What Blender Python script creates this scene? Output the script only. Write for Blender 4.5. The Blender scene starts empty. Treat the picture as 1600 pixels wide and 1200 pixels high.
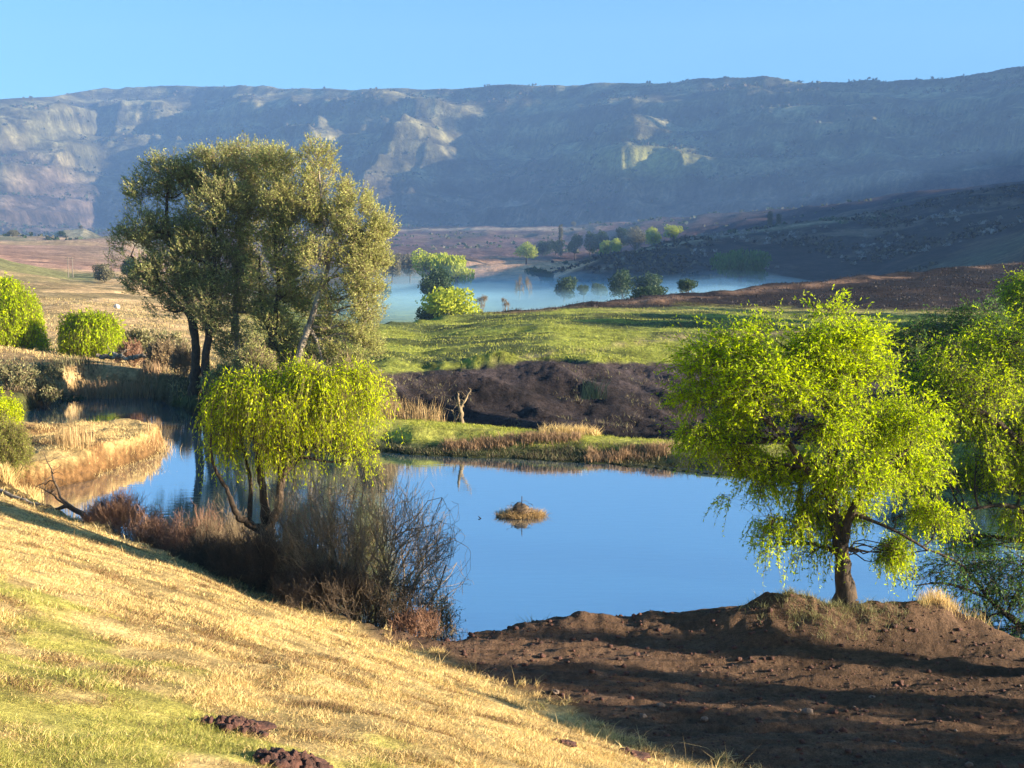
import bpy, math, random
import numpy as np
from mathutils import Vector, Matrix
R = math.radians
SC = bpy.context.scene
COL = SC.collection
# ------------------------------------------------------------------ camera
F = 1716.0; PIT = R(6.65); CH = 8.0
cam_d = bpy.data.cameras.new("camera"); cam = bpy.data.objects.new("camera", cam_d); COL.objects.link(cam)
cam.location = (0, 0, CH); cam.rotation_euler = (R(90) - PIT, 0, 0)
cam_d.sensor_width = 36; cam_d.lens = 36 * F / 1600; cam_d.clip_start = 0.1; cam_d.clip_end = 60000
SC.camera = cam
# ------------------------------------------------------------------ light
SUN_AZ, SUN_EL = R(102), R(12.5)            # azimuth clockwise from +Y
w = bpy.data.worlds.new("World"); SC.world = w; w.use_nodes = True
nt = w.node_tree; nt.nodes.clear()
sky = nt.nodes.new('ShaderNodeTexSky'); sky.sky_type = 'NISHITA'; sky.sun_disc = False
sky.sun_elevation = SUN_EL; sky.sun_rotation = SUN_AZ; sky.altitude = 1500; sky.air_density = 1.0
sky.dust_density = 1.5; sky.ozone_density = 3.2
hs = nt.nodes.new('ShaderNodeHueSaturation'); hs.inputs['Saturation'].default_value = 1.2
hs.inputs['Hue'].default_value = 0.488
bg = nt.nodes.new('ShaderNodeBackground'); bg.inputs['Strength'].default_value = 0.069
wo = nt.nodes.new('ShaderNodeOutputWorld')
nt.links.new(sky.outputs[0], hs.inputs['Color']); nt.links.new(hs.outputs[0], bg.inputs['Color']); nt.links.new(bg.outputs[0], wo.inputs['Surface'])
sd = bpy.data.lights.new("sun", 'SUN'); sd.energy = 5.0; sd.angle = R(0.5); sd.color = (1.0, 0.84, 0.62)
so = bpy.data.objects.new("sun", sd); COL.objects.link(so)
sv = Vector((math.sin(SUN_AZ) * math.cos(SUN_EL), math.cos(SUN_AZ) * math.cos(SUN_EL), math.sin(SUN_EL)))
so.rotation_euler = (-sv).to_track_quat('-Z', 'Y').to_euler(); so.location = (60, -20, 40)
SC.view_settings.view_transform = 'Standard'; SC.view_settings.look = 'None'
SC.view_settings.exposure = 1.95; SC.view_settings.gamma = 1.0
SC.render.engine = 'CYCLES'
cy = SC.cycles; cy.use_denoising = True; cy.max_bounces = 6; cy.diffuse_bounces = 2; cy.glossy_bounces = 2
cy.transmission_bounces = 3; cy.volume_bounces = 1; cy.transparent_max_bounces = 8; cy.caustics_reflective = False; cy.caustics_refractive = False
# ------------------------------------------------------------------ pixel rays
CP, SP = math.cos(PIT), math.sin(PIT)
def ray(px, py):
    u = (600 - py) / F
    return (px - 800) / F, CP + u * SP, -SP + u * CP
def P(px, py, Y):                       # the point Y metres ahead that lies along this sight line
    a, b, c = ray(px, py); t = Y / b
    return Vector((a * t, Y, CH + c * t))
def Z0(px, py, z=0.0):                  # where the sight line meets height z
    a, b, c = ray(px, py); t = (z - CH) / c
    return (a * t, b * t)
def project(x, y, z):
    d = y * CP - (z - CH) * SP
    u = y * SP + (z - CH) * CP
    d = np.maximum(d, .01)
    return 800 + F * x / d, 600 - F * u / d
# ------------------------------------------------------------------ noise
def _h(ix, iy, seed):
    n = (ix.astype(np.int64) * 374761393 + iy.astype(np.int64) * 668265263 + seed * 1442695041) & 0xffffffff
    n = ((n ^ (n >> 13)) * 1274126177) & 0xffffffff
    return ((n ^ (n >> 16)) & 0xffffff) / float(0xffffff)
def vn(x, y, seed=0):
    x = np.asarray(x, float); y = np.asarray(y, float)
    ix = np.floor(x); iy = np.floor(y); fx = x - ix; fy = y - iy
    fx = fx * fx * fx * (fx * (fx * 6 - 15) + 10); fy = fy * fy * fy * (fy * (fy * 6 - 15) + 10)
    a = _h(ix, iy, seed); b = _h(ix + 1, iy, seed); c = _h(ix, iy + 1, seed); d = _h(ix + 1, iy + 1, seed)
    return (a + (b - a) * fx + (c - a) * fy + (a - b - c + d) * fx * fy) * 2 - 1
def fbm(x, y, o=4, seed=0, g=.5):
    s = 0; a = 1
    for i in range(o):
        s = s + a * vn(x * 2 ** i + 17.3 * i, y * 2 ** i - 9.1 * i, seed + i); a *= g
    return s
def ridged(x, y, o=4, seed=0):
    s = 0; a = 1
    for i in range(o):
        s = s + a * (1 - 2 * np.abs(vn(x * 2 ** i + 7 * i, y * 2 ** i, seed + i))); a *= .5
    return s
def ss(a, b, x):
    t = np.clip((x - a) / (b - a), 0, 1); return t * t * (3 - 2 * t)
def smax(a, b, k):
    h = np.clip(.5 + .5 * (a - b) / k, 0, 1); return b + (a - b) * h + k * h * (1 - h)
# ------------------------------------------------------------------ pond outline
POND_PX = [(1780, 1000), (1600, 1018), (1500, 998), (1420, 985), (1320, 972), (1200, 972), (1100, 974), (1000, 982), (870, 990), (760, 1000), (700, 1008),
           (640, 1000), (590, 985), (500, 958), (400, 925), (300, 885), (220, 856), (150, 829), (100, 808), (55, 786), (40, 771),
           (90, 764), (150, 746), (200, 728), (240, 714), (262, 703), (268, 697), (255, 690), (200, 686), (150, 688), (100, 688), (50, 690),
           (28, 672), (40, 645), (85, 628), (120, 616), (160, 611), (205, 614), (245, 625), (285, 640), (320, 655), (350, 668), (400, 684), (450, 695),
           (510, 703), (580, 707), (640, 711), (700, 714), (830, 720), (950, 727), (1070, 739), (1160, 746), (1300, 753), (1450, 760), (1600, 766), (1750, 772), (1850, 850)]
POND = np.array([Z0(*p) for p in POND_PX])
def sdf(x, y):                          # >0 on land, <0 in the water
    x = np.asarray(x, float); y = np.asarray(y, float)
    d = np.full(x.shape, 1e9); ins = np.zeros(x.shape, bool)
    n = len(POND)
    for i in range(n):
        ax, ay = POND[i]; bx, by = POND[(i + 1) % n]
        ex, ey = bx - ax, by - ay
        t = np.clip(((x - ax) * ex + (y - ay) * ey) / (ex * ex + ey * ey), 0, 1)
        d = np.minimum(d, (x - ax - t * ex) ** 2 + (y - ay - t * ey) ** 2)
        c = ((ay > y) != (by > y)) & (x < (bx - ax) * (y - ay) / (by - ay + 1e-12) + ax)
        ins ^= c
    d = np.sqrt(d)
    return np.where(ins, -d, d)
# ------------------------------------------------------------------ land heights beyond the pond: profile knots (Y, z) per column
def zz(py, Y): return P(800, py, Y).z
C_PX = [-700, -60, 0, 110, 200, 300, 420, 575, 660, 760, 860, 1000, 1100, 1300, 1600, 2300]
base_far = [(800, -7), (1050, 8), (1400, 20), (2000, 50), (2300, 66), (3400, 100), (6500, 100)]
left_far = [(800, 20), (1050, 24), (1400, 20), (2000, 28), (2300, 40), (3400, 90), (6500, 100)]
def rcol(Yc, Yd, pc, Ye, pe, Yf, pf, far=base_far):
    return [(Yc, zz(pc, Yc)), (Yd, zz(.45 * pc + .55 * pe, Yd)), (Ye, zz(pe, Ye)), (Yf, zz(pf, Yf)), (Yf + 60, -9), (520, -9)] + far
COLS = [
    [(62, .8), (70, 4), (90, 5), (140, 8), (240, 14), (350, 26), (420, 24), (560, 26)] + left_far,
    [(62, .5), (69, 2.5), (90, 2.2), (140, 3), (240, 4), (350, zz(395, 350)), (420, 7), (560, 12)] + left_far,
    [(62, .5), (68, zz(544, 68)), (85, 1.2), (130, 2.0), (220, 2.6), (350, zz(402, 350)), (410, 5), (520, 10)] + left_far,
    [(61, .3), (64.5, zz(570, 64.5)), (85, .9), (130, 1.7), (220, 2.2), (340, zz(433, 340)), (400, 2.5), (520, 7)] + left_far,
    [(59, .4), (62, zz(582, 62)), (85, .6), (130, 1.4), (200, 1.2), (300, 1.5), (400, 1.5), (520, 4)] + left_far,
    [(57, .6), (60, zz(592, 60)), (80, .6), (120, .4), (180, 0), (260, -3), (330, -7), (520, -8)] + base_far,
    [(52, .8), (56, 1.0), (75, .4), (100, 0), (150, -1), (220, -6), (290, -9), (520, -9)] + base_far,
    [(48, .95), (55, -1.6)] + rcol(70, 85, 575, 100, 530, 112, 513),
    [(47.4, .85), (54.5, -2.8)] + rcol(73, 90, 582, 115, 520, 128, 499),
    [(46.4, .75), (54, -3.2)] + rcol(76, 95, 566, 130, 500, 142, 489),
    [(45.4, .65), (53, -3.4)] + rcol(79, 98, 556, 140, 488, 155, 480),
    [(44.2, .55), (52, -3.6)] + rcol(82, 105, 562, 152, 481, 172, 467),
    [(43.4, .5), (51, -3.6)] + rcol(84, 105, 566, 158, 478, 182, 457),
    [(42.2, .55), (50, -3.0)] + rcol(84, 105, 575, 162, 482, 198, 437),
    [(41, 1.0), (49, -2.0)] + rcol(84, 105, 585, 165, 486, 222, 408),
    [(42, 2.0), (49, .5)] + rcol(84, 105, 560, 165, 430, 260, 350),
]
C_S = np.array([(p - 800) / F for p in C_PX])
NK = len(COLS[0])
KY = np.array([[k[0] for k in c] for c in COLS], float); KZ = np.array([[k[1] for k in c] for c in COLS], float)
def strips(s, Y):
    s = np.clip(s, C_S[0], C_S[-1])
    Yk = [np.interp(s, C_S, KY[:, k]) for k in range(NK)]; Zk = [np.interp(s, C_S, KZ[:, k]) for k in range(NK)]
    z = Zk[0] + 0 * Y
    for k in range(NK - 1):
        t = np.clip((Y - Yk[k]) / (Yk[k + 1] - Yk[k]), 0, 1)
        if k in (0, 1): t = t * t * (3 - 2 * t)
        z = z + (Zk[k + 1] - Zk[k]) * t
    return z
def ridge(s, Y, pts, sf, sb, r):        # a ridge: crest through (px, py, Y) points, slopes sf in front and sb behind
    q = [(P(a, b, c).x / c, c, P(a, b, c).z) for a, b, c in pts]
    S = [k[0] for k in q]
    Yc = np.interp(s, S, [k[1] for k in q]); Zc = np.interp(s, S, [k[2] for k in q])
    d = Yc - Y
    dr = np.sqrt(d * d + r * r) - r
    return Zc - np.where(d > 0, sf, sb) * dr
MT = [(-900, 60, 3300), (-300, 150, 3500), (0, 157, 3700), (80, 152, 4000), (150, 140, 4400), (260, 133, 4350), (400, 136, 4100), (560, 140, 3850), (700, 138, 3650), (820, 132, 3500),
      (1000, 131, 3300), (1060, 126, 3240), (1130, 119, 3170), (1195, 120, 3100), (1240, 130, 3060), (1400, 126, 2920), (1520, 115, 2800), (1600, 105, 2730), (1900, 60, 2450), (2600, -60, 2000)]
# lit shoulders of the mountain face: (px, py, half width px, half height px, height m)
BUMPS = [(1010, 258, 110, 24, 75), (900, 185, 40, 38, 38), (1000, 200, 45, 18, 24), (460, 175, 45, 38, 45), (430, 215, 70, 18, 30), (630, 205, 50, 14, 26), (580, 245, 36, 18, 28),
         (800, 240, 40, 12, 24), (1165, 145, 36, 26, 36), (355, 150, 30, 12, 22), (1570, 190, 40, 16, 28), (620, 155, 34, 14, 22), (720, 152, 50, 12, 22), (258, 142, 14, 12, 18)]
def mountain_z(s, Y):
    x = s * Y
    q = [(P(a, b, c).x / c, c, P(a, b, c).z) for a, b, c in MT]
    S = [k[0] for k in q]
    Yc = np.interp(s, S, [k[1] for k in q]); Zc = np.interp(s, S, [k[2] for k in q])
    Zc = Zc + 5 * fbm(x / 90, x * 0, 3, 61)
    W = Yc * .27
    t = (Y - (Yc - W)) / W                       # 0 foot .. 1 crest
    tt = np.clip(t, 0, 1)
    warp = .10 * fbm(x / 420, Y / 900, 3, 5)
    g = np.clip(tt + warp * tt * (1 - tt) * 4, 0, 1)
    prof = np.interp(g, [0, .12, .18, .38, .44, .66, .72, .92, 1], [0, .06, .18, .32, .46, .58, .74, .90, 1])
    foot = 60 + 0 * Y
    z = foot + (Zc - foot) * prof
    body = ss(0, .12, tt) * (1 - ss(.6, .97, tt))
    z = z + body * (48 * ridged(x / 520 + .3 * fbm(x / 900, Y / 700, 2, 3), Y / 1500, 4, 21) + 18 * ridged(x / 170, Y / 400, 3, 31) + 4 * fbm(x / 45, Y / 45, 4, 9))
    z = z + body * 6.5 * np.sin(z / 8.0 + 1.5 * fbm(x / 300, Y / 300, 3, 33))
    pxv, pyv = project(x, Y, z)
    for (bx, by, hx, hy, hh) in BUMPS:
        e = np.exp(-(((pxv - bx) / hx) ** 2 + ((pyv - by) / hy) ** 2) * 1.2)
        z = z + .55 * hh * e * (1 - ss(.8, .98, tt))
    z = np.minimum(z, CH + (Zc - CH) * Y / Yc - 14 * (1 - tt))
    z = np.where(t > 1, Zc - (Y - Yc) * .12, z)
    return np.where(t < 0, foot + (Y - (Yc - W)) * .1, z)
HILLS = [
    # hill on the right, its shade and lit crest painted into the colour
    ([(-900, 480, 700), (700, 470, 700), (880, 424, 720), (940, 402, 740), (1000, 388, 780), (1140, 364, 860), (1230, 352, 900), (1370, 334, 960), (1450, 312, 980), (1600, 286, 1000), (1800, 240, 950), (2000, 205, 900), (3000, 160, 800)], .16, .2, 60),
    # long spur behind it
    ([(-900, 480, 1500), (500, 420, 1500), (560, 372, 1900), (620, 358, 2100), (880, 356, 1900), (1000, 346, 1750), (1130, 336, 1650), (1240, 326, 1600), (1310, 318, 1550), (1450, 300, 1450), (1600, 285, 1350), (1800, 210, 1250), (3000, 100, 1000)], .11, .15, 80),
    # small round hill and slopes on the left
    ([(-300, 430, 1100), (30, 430, 1100), (72, 374, 1100), (98, 356, 1110), (130, 354, 1120), (162, 368, 1130), (198, 392, 1130), (245, 430, 1100), (3000, 500, 1100)], .30, .3, 30),
    ([(-900, 300, 900), (-100, 352, 900), (0, 366, 900), (40, 376, 880), (85, 394, 850), (130, 412, 850), (200, 430, 850), (3000, 520, 900)], .12, .1, 40),
]
NOTCH = []                               # saddles cut in the added spur so sun reaches chosen shoulders of the face
def find_notches():
    for px, py, wd in [(1030, 258, 44), (905, 190, 30), (1000, 205, 24), (1170, 150, 28), (455, 185, 24), (630, 205, 26), (1575, 190, 18), (590, 245, 24), (360, 150, 12), (720, 158, 30), (800, 240, 20)]:
        Y = np.linspace(2000, 4600, 1300); s = np.full(1300, (px - 800) / F) * .985; z = mountain_z(s, Y)
        a, b = project(s * Y, Y, z); j = int(np.argmax(b < py)); x0, y0, z0 = s[j] * Y[j], Y[j], z[j]
        dx = 2750 - x0; t = math.tan(SUN_EL) / abs(math.sin(SUN_AZ))
        NOTCH.append((y0 + dx * math.cos(SUN_AZ) / math.sin(SUN_AZ), z0 + dx * t - 38, wd))
find_notches()
def near_land(x, y):
    d = (x + y) * .70711
    pl = 5.8 - .33 * d - .0065 * d * d
    pl = np.where(d < 0, 5.8 - .2 * d, pl) + .05 * fbm(x / 1.1, y / 1.1, 3, 40) + .10 * fbm(x / 4, y / 4, 2, 41)
    dirt = .45 + .03 * fbm(x / 1.6, y / .35, 3, 42) + .035 * fbm(x / .7, y / .2, 3, 43) + .012 * ridged(x / .16, y / .09, 2, 46) + .05 * ridged(x / 3.5, y / .3, 2, 48) + .02 * ridged(x / .9 + y, y / .12, 2, 49) + .05 * ss(16, 22, y)
    # furrow left by the digger and the heaped edge along the water
    dirt = dirt + .22 * np.exp(-((y - 21.3 - .25 * np.sin(x * .8)) / .55) ** 2) * ss(-1, 2, x) * (1 - ss(8.5, 10.5, x)) * (1 + .4 * fbm(x / .6, y / .5, 3, 47))
    dirt = dirt - .10 * np.exp(-((y - 18.6 + .3 * np.sin(x * .5 + 1)) / .5) ** 2) * ss(0, 3, x)
    m = np.exp(-(((x - 6.3) / 2.3) ** 2 + ((y - 21.2) / 1.05) ** 2)); m2 = np.exp(-(((x - 5.2) / .9) ** 2 + ((y - 21.0) / .8) ** 2))
    m3 = np.exp(-(((x - 8.6) / 1.4) ** 2 + ((y - 21.6) / .8) ** 2))
    dirt = dirt + (.34 * m + .22 * m2 + .16 * m3) * (1 + .18 * fbm(x / .5, y / .4, 4, 44))
    z = smax(pl, dirt, .25)
    return z
def H(x, y, full=True):
    x = np.asarray(x, float); y = np.asarray(y, float)
    s = x / np.maximum(y, .3)
    z = strips(s, y)
    nl = near_land(x, y)
    k = ss(30, 38, y)                          # the near bank hands over to the profiles
    # the wet hollow behind the near slope and the left bank stay low
    zl = nl * (1 - k) + z * k
    # spit and left bank
    sp = ss(-13, -15, x) * ss(33, 37, y) * (1 - ss(47, 50, y))
    zl = zl * (1 - sp) + (.95 + .12 * fbm(x / 1.2, y / 1.2, 3, 50)) * sp
    lb = ss(-19, -24, x + (y - 40) * .15) * ss(30, 36, y) * (1 - ss(60, 66, y))
    zl = zl + lb * .45
    # unseen bank added right of the pond to shade the front of the dam
    rb = ss(20, 27, x) * ss(26, 32, y) * (1 - ss(46, 60, y))
    zl = zl + rb * 2.6
    m = (y < 80) & (y > 10)
    if m.any():
        D = np.full(x.shape, 50.0); D[m] = sdf(x[m], y[m])
        D = D + .22 * fbm(x / 1.3, y / 1.3, 3, 51)
        dam = ss(-9, -5, x) * ss(34, 38, y)
        bw = .9 + 1.1 * dam
        b = np.where(dam > .5, .6 * ss(-.25, .5, D) + .4 * ss(.4, 2.4, D), ss(-.25, 1, D / (.55 + .35 * ss(-15, -12, x))))
        zl = zl * b + (-.9) * (1 - b) * 1.0 + 0
        zl = np.where((D > 0) & (D < .5) & (zl < .04), .04 * D / .5, zl)
    # relief
    far = ss(60, 90, y)
    grn = ss(-.15, -.1, s)
    z2 = zl + far * (1 - ss(230, 320, y)) * grn * (.42 * fbm(x / 12, y / 3.0, 3, 52) + .16 * fbm(x / 3, y / 1.2, 2, 53))
    rav = ss(48, 52, y) * (1 - ss(74, 84, y)) * grn
    z2 = z2 + rav * (.55 * ridged(x / 5 + y / 9, y / 6, 4, 54) - .1)
    z2 = z2 + ss(60, 75, y) * (1 - grn) * (1 - ss(400, 600, y)) * (.25 * fbm(x / 9, y / 9, 4, 55) + .5 * ridged(x / 30, y / 40, 3, 56) * ss(80, 130, y))
    if full and (y > 400).any():
        f = y > 400
        xs, ys, s_ = x[f], y[f], s[f]
        zf = z2[f]
        for i, (pts, a, b, r) in enumerate(HILLS):
            zf = smax(zf, ridge(s_, ys, pts, a, b, r), 4)
        # unseen spur added on the right, shaped to throw morning shade over the face
        hr = np.interp(ys, [1500, 2000, 2550, 2900, 3020, 3120, 3500], [300, 930, 1015, 1110, 1030, 700, 500]) + 30 * fbm(ys / 160, ys * 0, 3, 62)
        yk = (2750 - xs) * -math.cos(SUN_AZ) / math.sin(SUN_AZ)
        for yn, hn, wn in NOTCH: hr = np.minimum(hr, hn + 60 * ((ys - yk - yn) / (2.5 * wn)) ** 4)
        zf = smax(zf, hr - 1.0 * (np.sqrt((xs - 2750) ** 2 + 900) - 30), 4)
        zf = zf + ss(600, 900, ys) * (3.0 * fbm(xs / 60, ys / 60, 5, 57) + 2.5 * ridged(xs / 110, ys / 160, 3, 58) - 2)
        zm = np.full(xs.shape, -99.0); mm = ys > 1400
        zm[mm] = mountain_z(s_[mm], ys[mm])
        zf = smax(zf, zm, 6)
        z2 = z2.copy(); z2[f] = zf
    return z2
def hz(x, y): return float(H(np.array([x]), np.array([y]))[0])
def base(px, Y):                        # foot point of a thing at picture column px, Y metres ahead
    x = (px - 800) / F * Y
    for _ in range(3):
        z = hz(x, Y); x = (px - 800) / F * (Y * CP - (z - CH) * SP)
    return Vector((x, Y, hz(x, Y)))
# ------------------------------------------------------------------ object helpers
def tag(o, label=None, cat=None, group=None, kind=None):
    if label: o['label'] = label
    if cat: o['category'] = cat
    if group: o['group'] = group
    if kind: o['kind'] = kind
    return o
def empty(name, loc, label, cat, group=None):
    o = bpy.data.objects.new(name, None); COL.objects.link(o); o.location = loc; o.empty_display_size = .3
    return tag(o, label, cat, group)
def mesh_np(name, V, faces, mats, parent=None, mi=None, smooth=False, colors=None):
    """V (n,3); faces: list of (m,k) index arrays; mats list; mi: list of material index per faces array"""
    me = bpy.data.meshes.new(name)
    V = np.asarray(V, np.float32)
    if parent is not None: V = V - np.array(parent.location, np.float32)
    me.vertices.add(len(V)); me.vertices.foreach_set('co', V.ravel())
    faces = [np.asarray(f, np.int32) for f in faces if len(f)]
    tot = sum(f.size for f in faces); nf = sum(len(f) for f in faces)
    me.loops.add(tot); me.loops.foreach_set('vertex_index', np.concatenate([f.ravel() for f in faces]))
    st = []; o = 0
    for f in faces:
        st.append(o + np.arange(len(f)) * f.shape[1]); o += f.size
    me.polygons.add(nf); me.polygons.foreach_set('loop_start', np.concatenate(st).astype(np.int32))
    if mi is not None: me.polygons.foreach_set('material_index', np.concatenate([np.full(len(f), m, np.int32) for f, m in zip(faces, mi)]))
    if smooth: me.polygons.foreach_set('use_smooth', np.ones(nf, bool))
    for m in mats: me.materials.append(m)
    if colors is not None:
        at = me.color_attributes.new('Col', 'FLOAT_COLOR', 'POINT')
        at.data.foreach_set('color', np.asarray(colors, np.float32).ravel())
    me.update(calc_edges=True); me.validate()
    ob = bpy.data.objects.new(name, me); COL.objects.link(ob)
    if parent is not None: ob.parent = parent
    return ob
# ------------------------------------------------------------------ materials
def nodes(name):
    m = bpy.data.materials.new(name); m.use_nodes = True
    t = m.node_tree; b = t.nodes['Principled BSDF']; o = t.nodes['Material Output']
    return m, t, b, o
def noise(t, scale, detail=4, rough=.6, vec=None):
    n = t.nodes.new('ShaderNodeTexNoise'); n.inputs['Scale'].default_value = scale; n.inputs['Detail'].default_value = detail; n.inputs['Roughness'].default_value = rough
    if vec is not None: t.links.new(vec, n.inputs['Vector'])
    return n
def ground_mat(name, scales, bump, bscale, contrast=.5, spec=.15):
    m, t, b, o = nodes(name)
    at = t.nodes.new('ShaderNodeAttribute'); at.attribute_name = 'Col'
    tc = t.nodes.new('ShaderNodeTexCoord'); vec = tc.outputs['Object']
    col = at.outputs['Color']
    for sc in scales:
        n = noise(t, sc, 5, .65, vec)
        mr = t.nodes.new('ShaderNodeMapRange'); mr.inputs['From Min'].default_value = .3; mr.inputs['From Max'].default_value = .7
        mr.inputs['To Min'].default_value = 1 - contrast; mr.inputs['To Max'].default_value = 1 + contrast
        t.links.new(n.outputs[0], mr.inputs[0])
        mu = t.nodes.new('ShaderNodeVectorMath'); mu.operation = 'SCALE'
        t.links.new(col, mu.inputs[0]); t.links.new(mr.outputs[0], mu.inputs['Scale']); col = mu.outputs[0]
    t.links.new(col, b.inputs['Base Color'])
    b.inputs['Roughness'].default_value = .95; b.inputs['Specular IOR Level'].default_value = spec
    n = noise(t, bscale, 8, .7, vec); bp = t.nodes.new('ShaderNodeBump'); bp.inputs['Strength'].default_value = 1; bp.inputs['Distance'].default_value = bump
    t.links.new(n.outputs[0], bp.inputs['Height']); t.links.new(bp.outputs[0], b.inputs['Normal'])
    return m
M_NEAR = ground_mat('near_soil', (1.2, 9, 40), .06, 18, .35)
M_MID = ground_mat('pasture', (.15, 1.2, 5), .35, 2.2, .42)
M_FAR = ground_mat('hill_veld', (.02, .12, .4), 4.0, .2, .4)
M_MTN = ground_mat('mountain_rock', (.006, .03, .09), 16.0, .05, .4)
def leaf_mat(name, c1, c2, trans=.45, rough=.55):
    m, t, b, o = nodes(name)
    g = t.nodes.new('ShaderNodeNewGeometry'); cr = t.nodes.new('ShaderNodeMix'); cr.data_type = 'RGBA'
    cr.inputs[6].default_value = (*c1, 1); cr.inputs[7].default_value = (*c2, 1)
    t.links.new(g.outputs['Random Per Island'], cr.inputs[0])
    t.links.new(cr.outputs[2], b.inputs['Base Color']); b.inputs['Roughness'].default_value = rough; b.inputs['Specular IOR Level'].default_value = .25
    if trans > 0:
        tr = t.nodes.new('ShaderNodeBsdfTranslucent'); mx = t.nodes.new('ShaderNodeMixShader'); mx.inputs[0].default_value = trans
        t.links.new(cr.outputs[2], tr.inputs['Color']); t.links.new(b.outputs[0], mx.inputs[1]); t.links.new(tr.outputs[0], mx.inputs[2]); t.links.new(mx.outputs[0], o.inputs['Surface'])
    return m
def bark_mat(name, c1, c2, scale=6):
    m, t, b, o = nodes(name)
    tc = t.nodes.new('ShaderNodeTexCoord'); mp = t.nodes.new('ShaderNodeMapping'); mp.inputs['Scale'].default_value = (1, 1, .35); t.links.new(tc.outputs['Object'], mp.inputs[0])
    n = noise(t, scale, 6, .7, mp.outputs[0]); cr = t.nodes.new('ShaderNodeValToRGB')
    cr.color_ramp.elements[0].position = .38; cr.color_ramp.elements[0].color = (*c1, 1); cr.color_ramp.elements[1].position = .62; cr.color_ramp.elements[1].color = (*c2, 1)
    t.links.new(n.outputs[0], cr.inputs[0]); t.links.new(cr.outputs[0], b.inputs['Base Color']); b.inputs['Roughness'].default_value = .9
    bp = t.nodes.new('ShaderNodeBump'); bp.inputs['Distance'].default_value = .04; t.links.new(n.outputs[0], bp.inputs['Height']); t.links.new(bp.outputs[0], b.inputs['Normal'])
    return m
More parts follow.
